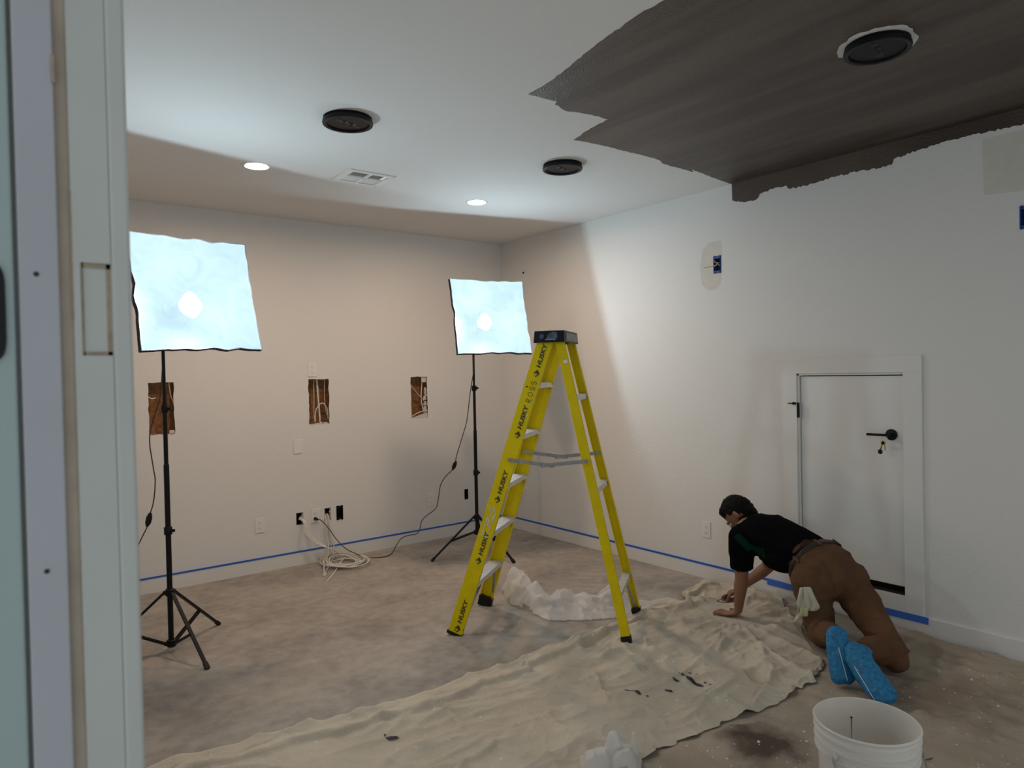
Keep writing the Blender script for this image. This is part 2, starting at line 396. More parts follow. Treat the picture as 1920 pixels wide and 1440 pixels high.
# right wall
sb = [(XR, 0)]
strip_px = [(1373, 376), (1395, 379), (1418, 374), (1424, 365), (1434, 359), (1472, 348), (1480, 354), (1530, 343), (1570, 330), (1610, 321), (1660, 313), (1672, 309), (1676, 298), (1720, 282), (1760, 270), (1800, 259), (1850, 248), (1920, 232), (2000, 212), (2150, 172)]
sp = [(rw(*q).y, rw(*q).z) for q in strip_px]
strip = [(y0, HC)] + [(sp[0][0], sp[0][1])] + ragged(sp, .012, .006)[1:] + [(sp[-1][0] - .1, HC)]
pa = [rw(*q) for q in ((1841, 262), (1845, 366), (1990, 350), (1985, 225))]
patch = [(q.y, q.z) for q in pa]
hz = [rw(*q) for q in ((1318, 468), (1330, 455), (1352, 450), (1354, 470), (1352, 530), (1345, 542), (1330, 545), (1316, 535), (1312, 500))]
halo = [(q.y, q.z) for q in hz]
D0, D1, DZ0, DZ1 = 2.397, 1.753, .205, 1.480
RB = [rect(rw(1352, 511).y, rw(1338, 482).y, 2.200, 2.312), rect(rw(1930, 408).y, rw(1913, 408).y, rw(1915, 428).z, rw(1915, 388).z)]
r_o = planar('wall_right', rect(YF, YB, 0, HC), [(strip, 1), (patch, 2), (halo, 2)], [rect(D1, D0, DZ0, DZ1)] + RB, [M_wall, M_dpaint, M_patch], lambda y, z: Vector((XR, y, z)))
tag(r_o, 'white textured right wall with a ragged dark brown paint strip at its top', 'wall', kind='structure')
# left wall (hall door side): solid, with the doorway the picture is taken from
wl = MB().box((0.0, YJ + .018, 0), (XL, YB, HC)).box((0.0, YF, 2.06), (XL, YJ + .018, HC)).box((0.0, YF, 0), (XL, -.35, 2.06))
tag(wl.out('wall_left', M_wall), 'painted wall beside the near doorway', 'wall', kind='structure')

# baseboards
BH = .112
bb = MB().add([(XL, YB, 0), (XR, YB, 0), (XR, YB, BH), (XL, YB, BH), (XL, YB - .014, 0), (XR - .014, YB - .014, 0), (XR - .014, YB - .014, BH - .004), (XL, YB - .014, BH - .004), (XR, YB - .006, BH), (XL, YB - .006, BH)],
              [(4, 5, 6, 7), (7, 6, 8, 9), (9, 8, 2, 3)])
tag(bb.out('baseboard_back', M_trim), 'white baseboard along the back wall', 'baseboard', kind='structure')
bb = MB().box((XR - .014, YF, 0), (XR + .001, YB - .006, BH), bev=.003)
tag(bb.out('baseboard_right', M_trim), 'white baseboard along the right wall', 'baseboard', kind='structure')
# masking tape along them
tp = MB().box((XL, YB - .0165, BH - .003), (XR - .016, YB - .001, BH + .0012)).box((XL, YB - .0165, BH - .010), (XR - .016, YB - .0148, BH))
tag(tp.out('painters_tape', M_tape), 'thin blue masking tape along the back wall baseboard', 'tape')
yt = rw(1743, 1165).y
tp = MB().box((XR - .0165, 2.42, BH - .003), (XR - .001, YB - .018, BH + .0012)).box((XR - .0165, 2.42, BH - .011), (XR - .0148, YB - .018, BH))
tag(tp.out('painters_tape', M_tape), 'thin blue masking tape on the right wall baseboard left of the kneeling man', 'tape')
tp = MB().box((XR - .018, yt, BH - .036), (XR - .0155, 2.62, BH - .004)).box((XR - .0175, yt, BH - .006), (XR - .013, 2.62, BH + .002))
tag(tp.out('painters_tape', M_tape), 'wide blue masking tape ending on the baseboard below the small door', 'tape')

# near doorway jamb
def jz(x, y, X=.08): 
    d = ray(x, y); return (EYE + d * (YJ / d.y))
jt = thing('trim_1', 'blurred painted door jamb close at the left edge of the view', 'door jamb', (0.06, YJ, 0)); jt['kind'] = 'structure'
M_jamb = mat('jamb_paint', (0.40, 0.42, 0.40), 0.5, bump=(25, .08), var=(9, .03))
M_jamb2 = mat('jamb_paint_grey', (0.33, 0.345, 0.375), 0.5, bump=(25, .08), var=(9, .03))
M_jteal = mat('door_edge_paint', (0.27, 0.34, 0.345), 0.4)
M_raw = mat('bare_wood_filler', (0.32, 0.27, 0.215), 0.85, var=(25, .12))
M_raw2 = mat('bare_edge', (0.30, 0.245, 0.18), 0.85, var=(60, .2))
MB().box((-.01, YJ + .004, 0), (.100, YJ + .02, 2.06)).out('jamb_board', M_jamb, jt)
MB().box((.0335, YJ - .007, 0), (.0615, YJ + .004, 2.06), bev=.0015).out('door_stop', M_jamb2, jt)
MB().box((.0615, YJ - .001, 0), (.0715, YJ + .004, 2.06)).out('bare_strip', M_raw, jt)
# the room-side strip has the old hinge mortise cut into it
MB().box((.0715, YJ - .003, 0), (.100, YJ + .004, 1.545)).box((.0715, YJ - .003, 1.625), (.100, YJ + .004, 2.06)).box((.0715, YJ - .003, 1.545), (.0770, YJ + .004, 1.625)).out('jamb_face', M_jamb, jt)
mo = MB()
zs = [1.545, 1.55, 1.57, 1.60, 1.62, 1.625]
mo.box((.0770, YJ - .0008, 1.545), (.0795, YJ + .004, 1.625)).box((.0785, YJ - .0008, 1.6205), (.100, YJ + .004, 1.625)).box((.0785, YJ - .0008, 1.545), (.100, YJ + .004, 1.5485)).box((.0965, YJ - .0008, 1.545), (.100, YJ + .004, 1.625))
mo.out('mortise_edge', M_raw2, jt)
MB().box((.0795, YJ - .0002, 1.5485), (.0965, YJ + .004, 1.6205)).out('mortise_fill', M_jamb, jt)
MB().box((.0600, YJ - .0085, 1.772), (.0622, YJ + .001, 1.795)).out('gouge', M_raw2, jt)
MB().box((.0708, YJ - .0032, 1.575), (.0719, YJ + .001, 1.685)).out('gouge', M_raw2, jt)
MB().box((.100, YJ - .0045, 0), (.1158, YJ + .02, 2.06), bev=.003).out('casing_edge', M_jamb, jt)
for (zz, xx) in ((1.612, .0455), (1.366, .0465)):
    MB().lathe((xx, YJ - .0068, zz), [(.0016, 0), (.0021, .0006)], 10, axis=Vector((0, -1, 0))).out('nail_hole', M_dark, jt)
dt = thing('door_2', 'pale blurred hall door edge with a black hinge at the left frame edge', 'door', (-.02, YJ - .002, 0)); dt['kind'] = 'structure'
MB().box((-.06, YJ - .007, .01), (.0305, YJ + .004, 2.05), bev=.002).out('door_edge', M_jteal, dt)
hm = MB(); hs = []
for k in range(28):
    a = 2 * math.pi * k / 28; hs.append(((.010 + .0145 * math.copysign(abs(math.cos(a)) ** .6, math.cos(a))), YJ - .0095, 1.580 + .040 * math.copysign(abs(math.sin(a)) ** .35, math.sin(a))))
hb = [(x, YJ - .006, z) for x, y, z in hs]
hm.add(hs + hb, [tuple(range(28)), tuple(range(55, 27, -1))] + [(k, (k + 1) % 28, 28 + (k + 1) % 28, 28 + k) for k in range(28)])
hm.out('hinge_leaf', M_black, dt)

# ------------------------------------------------------------------ small access door in the right wall
dr = thing('door_1', 'small white access door set low in the right wall with a black lever', 'door', (XR, (D0 + D1) / 2, DZ0)); dr['kind'] = 'structure'
XS = XR + .016
MB().box((XS, D1 + .006, .250), (XS + .035, D0 - .014, DZ1 - .018), bev=.002).out('door_panel', M_doorp, dr)
MB().box((XR - .002, D0, DZ0), (XR + .09, D0 - .011, DZ1)).box((XR - .002, D1, DZ0), (XR + .09, D1 + .004, DZ1)).box((XR - .002, D1, DZ1), (XR + .09, D0, DZ1 - .012)).out('door_frame', M_trim, dr)
MB().box((XR + .09, D1 - .05, DZ0 - .05), (XR + .10, D0 + .05, DZ1 + .05)).box((XR + .002, D1, DZ0 - .002), (XR + .09, D0, DZ0 + .002)).out('dark_opening', M_dark, dr)
hd = rw(1672, 815, XS)
h = MB().lathe((XS, hd.y, hd.z), [(.032, 0), (.033, .006), (.031, .010), (.012, .012), (.011, .045), (.0, .046)], 28, axis=Vector((-1, 0, 0)))
rose = autosmooth(h.out('lock_rose', M_black, dr))
MB().tube([(XS - .042, hd.y, hd.z), (XS - .050, hd.y + .004, hd.z), (XS - .052, hd.y + .02, hd.z), (XS - .052, hd.y + .118, hd.z)], .0075, 12).out('lever', M_black, dr)
hg = rw(1497, 768)
MB().tube([(XR - .006, D0 - .008, hg.z - .05), (XR - .006, D0 - .008, hg.z + .045)], .0085, 12).box((XR - .002, D0 - .012, hg.z - .045), (XR + .004, D0 - .002, hg.z + .045)).out('hinge', M_black, dr)
MB().tube([(XR - .012, D0 + .004, hg.z + .040), (XR - .020, D0 + .024, hg.z + .040)], .008, 10).tube([(XR - .020, D0 + .02, hg.z + .040), (XR - .026, D0 + .052, hg.z + .040)], .0035, 8).out('hinge_stop', M_black, dr)
# casing of the small door, four flat boards
tr = thing('trim_2', 'flat white casing boards around the small access door', 'door casing', (XR, 2.07, BH)); tr['kind'] = 'structure'
T0, T1, TZ = 2.497, 1.655, 1.578
MB().box((XR - .012, D0, BH), (XR, T0, DZ1), bev=.0015).out('casing_board', M_trim, tr)
MB().box((XR - .012, T1, BH), (XR, D1, DZ1), bev=.0015).out('casing_board', M_trim, tr)
MB().box((XR - .012, T1, DZ1), (XR, T0, TZ), bev=.0015).out('casing_board', M_trim, tr)
MB().box((XR - .012, D1, BH), (XR, D0, DZ0), bev=.0015).out('casing_board', M_trim, tr)
# keys in the lock
M_brass = mat('brass', (0.55, 0.38, 0.14), 0.35, metal=.8)
ky = thing('key_ring', 'brass keys and a dark fob hanging from the small door lever', 'keys', (XS - .05, hd.y + .03, hd.z - .10))
kc = Vector((XS - .052, hd.y + .018, hd.z - .022)); rr = [kc + Vector((0, math.cos(a) * .017, math.sin(a) * .017)) for a in [2 * math.pi * k / 16 for k in range(17)]]
MB().tube(rr, .0012, 6, caps=False).out('split_ring', M_alu, ky)
for dy, ang, ln in ((.012, .25, .05), (.002, -.15, .045)):
    c = kc + Vector((0, dy, -.022)); R = Matrix.Rotation(ang, 3, 'X')
    m = MB().lathe(c, [(.011, 0), (.011, .002)], 16, axis=Vector((-1, 0, 0)))
    m.box((c.x - .002, c.y - .0035, c.z - ln), (c.x, c.y + .0035, c.z), R=R, c=c)
    for k in range(4): m.box((c.x - .002, c.y - .0055, c.z - ln + .006 + k * .008), (c.x, c.y - .003, c.z - ln + .010 + k * .008), R=R, c=c)
    m.out('key', M_brass, ky)
fb = kc + Vector((-.003, .022, -.075))
m = MB().lathe(fb, [(.013, 0), (.014, .002), (.012, .005)], 20, axis=Vector((-1, 0, 0))).tube([fb + Vector((0, 0, .012)), kc + Vector((0, .004, -.016))], .0015, 6)
m.out('fob', M_blackp, ky)

# ------------------------------------------------------------------ openings in the back wall
names = ['rectangular wall cut-out behind the left light stand showing brown sheathing', 'rectangular wall cut-out below the outlet showing brown sheathing and cables', 'rectangular wall cut-out right of centre with a crossing cable and torn plaster']
for i, hl in enumerate(HOLES):
    x0, z0 = hl[0]; x1, z1 = hl[2]; t = thing('wall_cavity', names[i], 'wall opening', ((x0 + x1) / 2, YB, z0), 'cut-outs in the back wall')
    MB().box((x0 - .06, YB + .085, z0 - .08), (x1 + .06, YB + .10, z1 + .08)).out('sheathing', M_brown, t)
    MB().box((x0 - .06, YB + .002, z0 - .1), (x0 - .025, YB + .085, z1 + .1)).out('stud', M_brown, t)
    MB().box((x1 + .02, YB + .002, z0 - .1), (x1 + .055, YB + .085, z1 + .1)).out('stud', M_brown, t)
    # broken plaster crumbs on the lower edge
    m = MB(); n = 11
    for k in range(n):
        cx = x0 + (x1 - x0) * (k + .5) / n; hgt = [.010, .02, .03][i] * random.uniform(.3, 1.1)
        if i == 1 and k < 4: hgt *= .4
        if i == 2: hgt = .045 * (k / n) ** 1.2 + .006
        m.box((cx - .009, YB + .004, z0 - .004), (cx + .009, YB + .03, z0 + hgt), bev=.002)
    if i == 2:
        for k in range(14): zk = z0 + .04 + k * .017 + random.uniform(-.008, .008); m.box((x1 - .010 - random.uniform(0, .022), YB + .004 + random.uniform(0, .02), zk), (x1 + .002, YB + .034, zk + random.uniform(.014, .032)), bev=.004)
        m.box((x1 - .05, YB + .01, z1 - .05), (x1, YB + .02, z1 + .002), bev=.002)
    if i == 0: m.box((x1 - .035, YB + .004, z0 - .002), (x1 + .001, YB + .02, z0 + .03), bev=.004)
    m.out('broken_plaster', M_plaster, t)['kind'] = 'stuff'
    def P(u, v, d): return Vector((x0 + (x1 - x0) * u, YB + d, z0 + (z1 - z0) * v))
    if i == 1:
        cabs = [([(.38, 1.15, .05), (.37, .6, .05), (.33, .2, .04), (.36, .05, .03)], M_cablebrown), ([(.50, 1.15, .06), (.55, .7, .05), (.60, .3, .05), (.62, .05, .04)], M_cable), ([(.56, 1.15, .06), (.62, .6, .06), (.66, .1, .05)], M_cable), ([(.32, .06, .015), (.36, .32, .01), (.66, .47, .008), (.92, .34, .012), (.98, .12, .02)], M_cable), ([(.92, 1.1, .05), (.88, .5, .04), (.95, .2, .03)], M_cablebrown)]
    elif i == 2:
        cabs = [([(-.05, .90, .03), (.3, .68, .02), (.7, .48, .02), (1.05, .33, .03)], M_cablebrown), ([(.85, .95, .04), (.72, .5, .03), (.80, .15, .02)], M_cable), ([(.1, .05, .02), (.5, .14, .01), (1.0, .18, .01)], M_cable)]
    else:
        cabs = [([(.0, .74, .03), (.15, .70, .02), (.30, .71, .02)], M_cable), ([(.84, 1.05, .03), (.9, .75, .02), (1.02, .6, .02)], M_cablebrown)]
    for pts, mm in cabs:
        MB().tube(spline([P(*q) for q in pts], 6), .0042, 8).out('cable', mm, t)

# ------------------------------------------------------------------ electrical plates and boxes
def plate(c, nrm, label, kind='outlet', group='white wall plates'):
    c = Vector(c); n = Vector(nrm); s = Vector((-n.y, n.x, 0)); R = Matrix((s, n, Vector((0, 0, 1)))).transposed()
    t = thing('wall_outlet' if kind == 'outlet' else 'blank_wall_plate', label, 'outlet' if kind == 'outlet' else 'wall plate', c, group)
    def B(m, a, b, bev=0): 
        q = MB().box(a, b, bev=bev); m.add([c + R @ v for v in q.v], q.f)
        return m
    B(MB(), (-.036, .0005, -.058), (.036, .006, .058), .0025).out('cover_plate', M_white, t)
    if kind == 'outlet':
        for dz in (.021, -.021):
            B(MB(), (-.016, .006, dz - .014), (.016, .0075, dz + .014), .001).out('socket', M_white, t)
            m = MB(); B(m, (-.008, .0075, dz - .002), (-.006, .008, dz + .007)); B(m, (.006, .0075, dz - .002), (.008, .008, dz + .006)); B(m, (-.002, .0075, dz - .010), (.002, .008, dz - .006)); m.out('socket_slots', M_dark, t)
    return t
plate(bw(487, 985), (0, -1, 0), 'white outlet low on the back wall, left of the cable bundle')
plate(bw(585, 693), (0, -1, 0), 'white outlet high on the back wall just above the middle cut-out')
plate(bw(591, 967), (0, -1, 0), 'white outlet with the dark cord plugged in, low on the back wall')
plate(bw(807, 937), (0, -1, 0), 'white outlet low on the back wall beside the hanging dark cord')
plate(rw(988, 925), (-1, 0, 0), 'white outlet on the right wall nearest the room corner')
plate(rw(1325, 993), (-1, 0, 0), 'white outlet on the right wall to the left of the man')
plate(bw(558, 837), (0, -1, 0), 'blank white square plate below the middle cut-out', 'blank')

def obox(hl, axis, label, m, name='electrical_box', depth=.05, ears=True, group=None):
    (a0, z0), _, (a1, z1), _ = hl
    def V(a, d, z): return Vector((a, YB + d, z)) if axis == 'y' else Vector((XR + d, a, z))
    c = V((a0 + a1) / 2, 0, z0); t = thing(name, label, 'electrical box', c, group)
    def bx(mm, p, q): P, Q = V(*p), V(*q); return mm.box(P, Q)
    m1 = MB(); bx(m1, (a0 - .004, depth, z0 - .004), (a1 + .004, depth + .003, z1 + .004))
    for (p, q) in (((a0 - .003, -.001, z0), (a0, depth, z1)), ((a1, -.001, z0), (a1 + .003, depth, z1)), ((a0 - .003, -.001, z0 - .003), (a1 + .003, depth, z0)), ((a0 - .003, -.001, z1), (a1 + .003, depth, z1 + .003))): bx(m1, p, q)
    m1.out('box_shell', m, t)
    if ears:
        w_ = (a1 - a0)
        for z, s in ((z1, -1), (z0, 1)):
            m2 = MB(); bx(m2, (a0, -.004, z + s * .002), (a1, .002, z + s * .012))
            for u in (0, .64): bx(m2, (a0 + u * w_, -.004, z - s * .007), (a0 + (u + .36) * w_, .002, z + s * .006))
            m2.out('mounting_ear', m, t)
    return t, V
M_boxdk = mat('dark_blue_box', (0.012, 0.014, 0.03), .5)
t1, _ = obox(LOWB[0], 'y', 'ragged low opening where the left white cables leave the back wall', M_blackp, 'cable_opening', ears=False)
t2, _ = obox(LOWB[1], 'y', 'ragged low opening where white cables leave right of the plugged outlet', M_blackp, 'cable_opening', ears=False)
t3, _ = obox(LOWB[2], 'y', 'empty black electrical box, low on the back wall, right of the cable openings', M_blackp)
t4, _ = obox(LOWB[3], 'y', 'small dark empty box behind the right light stand pole', M_boxdk, ears=False)
for t, hl in ((t1, LOWB[0]), (t2, LOWB[1])):
    (a0, z0), _, (a1, z1), _ = hl; m = MB()
    for k in range(5): m.box((a1 - .006 - .004 * (k % 2), YB - .001, z0 + (z1 - z0) * k / 5), (a1 + .005, YB + .012, z0 + (z1 - z0) * (k + .8) / 5), bev=.002)
    m.out('broken_plaster', M_plaster, t)['kind'] = 'stuff'
t5, V5 = obox(RB[0], 'x', 'open blue electrical box with bare wires high on the right wall', M_boxblue)
M_wy = mat('yellow_wire', (0.62, 0.47, 0.15), .5); M_ww = mat('pink_white_wire', (0.62, 0.50, 0.46), .5)
yc = (RB[0][0][0] + RB[0][1][0]) / 2; zc = 2.256
for pts, mm in (([(0, .03, 0), (.006, -.004, -.004), (.03, -.03, -.012), (.085, -.045, -.016)], M_wy), ([(.01, .03, .02), (.004, -.004, .01), (-.004, -.014, .0), (.018, -.012, -.012)], M_ww), ([(-.01, .03, .015), (-.006, -.004, .012), (.008, -.016, .018), (.014, -.01, .028)], M_ww), ([(-.01, .03, -.015), (-.02, -.008, -.006), (-.012, -.016, .01)], M_wy)):
    MB().tube(spline([V5(yc + a, d, zc + z) for a, d, z in pts], 5), .0028, 8).out('wire', mm, t5)
obox(RB[1], 'x', 'blue electrical box cut off by the right edge of the view', M_boxblue)
sc = rw(982, 511)
tag(MB().lathe(sc, [(.006, 0), (.009, .004), (.007, .010), (.003, .014)], 10, axis=Vector((-1, 0, -.3))).out('wall_screw', M_black), 'small dark screw sticking out high on the right wall near the corner', 'screw')

# ------------------------------------------------------------------ ceiling fittings
M_cone = mat('speaker_cone', (0.004, 0.004, 0.005), .4, spec=.12)
M_basket = mat('speaker_basket', (0.006, 0.006, 0.008), .4, spec=.22)
def speaker(c, label):
    x, y = c; dn = Vector((0, 0, -1)); t = thing('ceiling_speaker', label, 'speaker', (x, y, HC - .035), 'round ceiling speakers')
    o = MB().lathe((x, y, HC), [(.108, -.02), (.110, .0), (.110, .012), (.121, .014), (.123, .024), (.121, .032), (.114, .034), (.104, .030), (.102, .0), (.100, -.02)], 48, axis=dn, closed=True); autosmooth(o.out('outer_rim', M_basket, t), 40)
    o = MB().lathe((x, y, HC), [(.104, .024), (.098, .026), (.090, .006), (.060, -.022), (.035, -.040), (.03, -.036), (.0005, -.012)], 40, axis=dn); autosmooth(o.out('cone', M_cone, t), 50)
    MB().bar((x - .075, y - .02, HC - .022), (x + .075, y + .02, HC - .022), Vector((.004, -.012, 0)), (0, 0, .003)).out('tweeter_bridge', M_basket, t)
    for s in (-1, 1):
        o = MB().lathe((x + s * .022, y + s * .006, HC - .018), [(.016, 0), (.018, .006), (.013, .009), (.009, .004), (.005, .008), (.0005, .009)], 20, axis=dn); autosmooth(o.out('tweeter', M_blackp, t), 50)
    # one clamp tab showing beside the rim
    MB().box((x + .045, y + .085, HC - .014), (x + .075, y + .105, HC - .002), bev=.002).out('clamp_tab', M_steel, t)
    MB().lathe((x, y, HC), [(.118, -.06), (.118, .002), (.110, .002), (.110, -.06)], 40, axis=dn, closed=True).out('cutout_liner', M_dark, t)
for c, l in SPK: speaker(c, l)
for (x, y), l in CANS:
    t = thing('recessed_light', l, 'ceiling light', (x, y, HC - .006), 'recessed downlights')
    o = MB().lathe((x, y, HC), [(.062, -.01), (.068, .004), (.084, .003), (.087, .0)], 40, axis=Vector((0, 0, -1))); o.f = o.f[:-2]; o.mi = o.mi[:-2]; autosmooth(o.out('trim_ring', M_white, t), 60)
    MB().add([Vector((x + .064 * math.cos(a), y + .064 * math.sin(a), HC + .004 - .002)) for a in [2 * math.pi * k / 40 for k in range(40)]], [tuple(range(39, -1, -1))]).out('lens', M_can, t)
# air register
vx0, vx1, vy0, vy1 = 1.872, 2.186, 3.967, 4.253
t = thing('air_vent', 'white square air register with four louvre panels between the downlights', 'vent', ((vx0 + vx1) / 2, (vy0 + vy1) / 2, HC - .01))
ix0, ix1, iy0, iy1 = vx0 + .035, vx1 - .035, vy0 + .035, vy1 - .035; xm = (ix0 + ix1) / 2; ym = (iy0 + iy1) / 2
z0, z1 = HC - .008, HC + .002
m = MB()
for a, b in (((vx0, vy0), (vx1, iy0)), ((vx0, iy1), (vx1, vy1)), ((vx0, iy0), (ix0, iy1)), ((ix1, iy0), (vx1, iy1)), ((xm - .008, iy0), (xm + .008, iy1)), ((ix0, ym - .006), (ix1, ym + .006))): m.box((*a, z0), (*b, z1), bev=.0012)
m.out('register_frame', M_white, t)
MB().box((ix0 - .01, iy0 - .01, HC + .02), (ix1 + .01, iy1 + .01, HC + .025)).out('duct', M_dark, t)
for qx, (a0, a1) in enumerate(((ix0, xm - .008), (xm + .008, ix1))):
    for qy, (b0, b1) in enumerate(((iy0, ym - .006), (ym + .006, iy1))):
        m = MB(); n = 9; tl = .32 if qy == 0 else -.55
        for k in range(n):
            yy = b0 + (b1 - b0) * (k + .5) / n
            m.bar((a0, yy, HC + .002), (a1, yy, HC + .002), Vector((0, math.cos(tl), math.sin(tl))) * .007, Vector((0, -math.sin(tl), math.cos(tl))) * .0006)
        m.out('louvre_panel', M_white, t)
for q in ((vx1 - .012, vy0 + .02), (vx1 - .012, vy1 - .02)):
    MB().lathe((*q, HC - .008), [(.005, 0), (.003, .002)], 10, axis=Vector((0, 0, -1))).out('vent_screw', M_steel, t)

# ------------------------------------------------------------------ softbox lights on stands
def softbox(pole, ctr, yaw, tilt, roll, W, Hh, hubz, lowz, feet, label, knobs, bulb_off):
    px, py = pole; root = thing('softbox_light', label, 'studio light', (px, py, 0), 'softbox lights')
    # stand
    MB().tube([(px, py, lowz - .01), (px, py, 1.05)], .0145, 14).out('pole_lower', M_black, root)
    MB().tube([(px, py, 1.04), (px, py, 1.40)], .0115, 14).out('pole_middle', M_black, root)
    MB().tube([(px, py, 1.39), (px, py, 1.90)], .009, 14).out('pole_upper', M_black, root)
    for kz, kr in knobs:
        k = MB().lathe((px, py, kz - .022), [(kr, 0), (kr * 1.15, .004), (kr * 1.15, .04), (kr, .044)], 16).tube([(px, py, kz), (px + .028, py - .022, kz)], .009, 10)
        autosmooth(k.out('locking_collar', M_black, root))
    for zz, nm in ((hubz, 'top_hub'), (lowz, 'bottom_hub')):
        k = MB().lathe((px, py, zz - .02), [(.020, 0), (.024, .004), (.024, .036), (.020, .04)], 18)
        for fx, fy in feet:
            d = Vector((fx - px, fy - py, 0)).normalized(); k.bar((px, py, zz), Vector((px, py, zz)) + d * .034, Vector((-d.y, d.x, 0)) * .009, (0, 0, .010))
        k.out(nm, M_black, root)
    for fx, fy in feet:
        d = Vector((fx - px, fy - py, 0)); dn = d.normalized(); s = Vector((-dn.y, dn.x, 0))
        a = Vector((px, py, hubz)) + dn * .03; b = Vector((fx, fy, .008)); ax = (b - a).normalized(); nn = ax.cross(s)
        lg = MB().bar(a, b, s * .0085, nn * .006); lg = lg.out('leg', M_black, root)
        mid = a.lerp(b, .56)
        q = Vector((px, py, lowz)) + dn * .03
        m = MB()
        for o in (-.008, .008): m.bar(q + s * o, mid + s * o, s * .002, (mid - q).normalized().cross(s) * .006)
        m.out('leg_brace', M_black, root)
        MB().bar(b - ax * .03, b + ax * .006, s * .011, nn * .009).out('rubber_foot', M_blackp, root)
    # lamp head
    n = Vector((math.cos(tilt) * math.sin(yaw), math.cos(tilt) * math.cos(yaw), math.sin(tilt))).normalized()
    s = Vector((0, 0, 1)).cross(n).normalized(); t = n.cross(s)
    s2 = s * math.cos(roll) + t * math.sin(roll); t2 = t * math.cos(roll) - s * math.sin(roll); s, t = s2, t2
    c = Vector(ctr); back = c - n * .30
    k = MB().tube([back - n * .10, back + n * .02], [.04, .055], 20).tube([back - n * .16, back - n * .10], [.03, .03], 16); autosmooth(k.out('lamp_socket', M_blackp, root))
    # front cover grid: wrinkled diffuser fabric, edges pulled in between corners
    nu, nv = 36, 32; vs = []; fs = []; sd = ctr[0]
    def F(u, v, extra=0.0):
        eu = (1 - abs(v) ** 2) ; ev = (1 - abs(u) ** 2)
        uu = u * (1 - .026 * eu * (1 + 1.6 * noise.noise(Vector((v * 4, sd, u)))) ); vv = v * (1 - .026 * ev * (1 + 1.6 * noise.noise(Vector((u * 4, sd + 3, v)))))
        ed = max(abs(u), abs(v))
        bulge = .018 * (1 - u * u) * (1 - v * v) + .004 * noise.noise(Vector((u * 3, v * 3, sd))) + .003 * abs(noise.noise(Vector((u * 2 + v * 5, u * 5 - v, sd))))
        return c + s * (uu * W / 2) + t * (vv * Hh / 2) + n * (bulge + extra)
    for j in range(nv + 1):
        for i in range(nu + 1): vs.append(F(-1 + 2 * i / nu, -1 + 2 * j / nv))
    for j in range(nv):
        for i in range(nu): a = j * (nu + 1) + i; fs.append((a, a + 1, a + nu + 2, a + nu + 1))
    mk('diffuser_front', vs, fs, M_fabric, root, True)
    # black shell
    vs = []; ring_ = []
    per = [(-1 + 2 * i / 20, -1) for i in range(20)] + [(1, -1 + 2 * i / 20) for i in range(20)] + [(1 - 2 * i / 20, 1) for i in range(20)] + [(-1, 1 - 2 * i / 20) for i in range(20)]
    np_ = len(per)
    for (u, v) in per: vs.append(F(u, v, .001) + (s * u * .004 + t * v * .004))
    for (u, v) in per: vs.append(F(u, v, -.03) + (s * u * .006 + t * v * .006))
    for (u, v) in per: q = max(abs(u), abs(v)); vs.append(back + s * u * .07 + t * v * .07)
    fs = [(r_ * np_ + i, r_ * np_ + (i + 1) % np_, (r_ + 1) * np_ + (i + 1) % np_, (r_ + 1) * np_ + i) for r_ in range(2) for i in range(np_)]
    fs.append(tuple(range(2 * np_, 3 * np_)))
    sh = mk('softbox_shell', vs, fs, M_blackfab, root, False)
    # bulb close behind the diffuser
    bc = c - n * .048 + s * bulb_off[0] + t * bulb_off[1]
    m = MB().ell(bc, (s, t, n), (.060, .074, .030), 20, 12)
    m.v = [bc + (q - bc) * (1 - .13 * abs(math.sin(2 * math.atan2((q - bc).dot(t), (q - bc).dot(s) + 1e-9)))) for q in m.v]
    mk('lamp_bulb', m.v, m.f, M_bulb, root, True)
    MB().lathe(bc - n * .036, [(.050, 0), (.052, .003), (.0005, .003)], 24, axis=n).out('added_light_block', M_blackp, root)  # added disc, keeps the bulb's backward light off the socket and shell
    MB().tube([back, bc - n * .03], .016, 12).out('bulb_base', M_blackp, root)
    MB().bar((px, py, 1.84), back - n * .06, s * .012, t * .02).out('tilt_bracket', M_blackp, root)
    return root
M_blackfab = mat('black_nylon', (0.012, 0.012, 0.016), .8)
PL = (.852, 4.245); PR = (3.295, 4.745)
a1 = math.atan2(1.175 - PL[0], 4.509 - PL[1]); a2 = math.atan2(.944 - PL[0], 3.861 - PL[1])
feetL = [(1.175, 4.509), (.944, 3.861), (PL[0] - .385, PL[1] + .09)]
feetR = [(2.927, 4.867), (3.395, 4.381), (PR[0] + .25, PR[1] + .28)]
softbox(PL, (.972, 3.972, 1.980), 2.91, .21, .02, .652, .618, .335, .05, feetL, 'large glowing softbox on a black tripod at the left in front of the wall', [(.52 + .16, .019), (1.36, .016)], (-.018, -.05))
softbox(PR, (3.255, 4.43, 1.97), 3.38, .26, .0, .62, .605, .33, .205, feetR, 'glowing softbox on a black tripod near the corner behind the ladder', [(.70, .019), (1.40, .018)], (-.04, -.03))

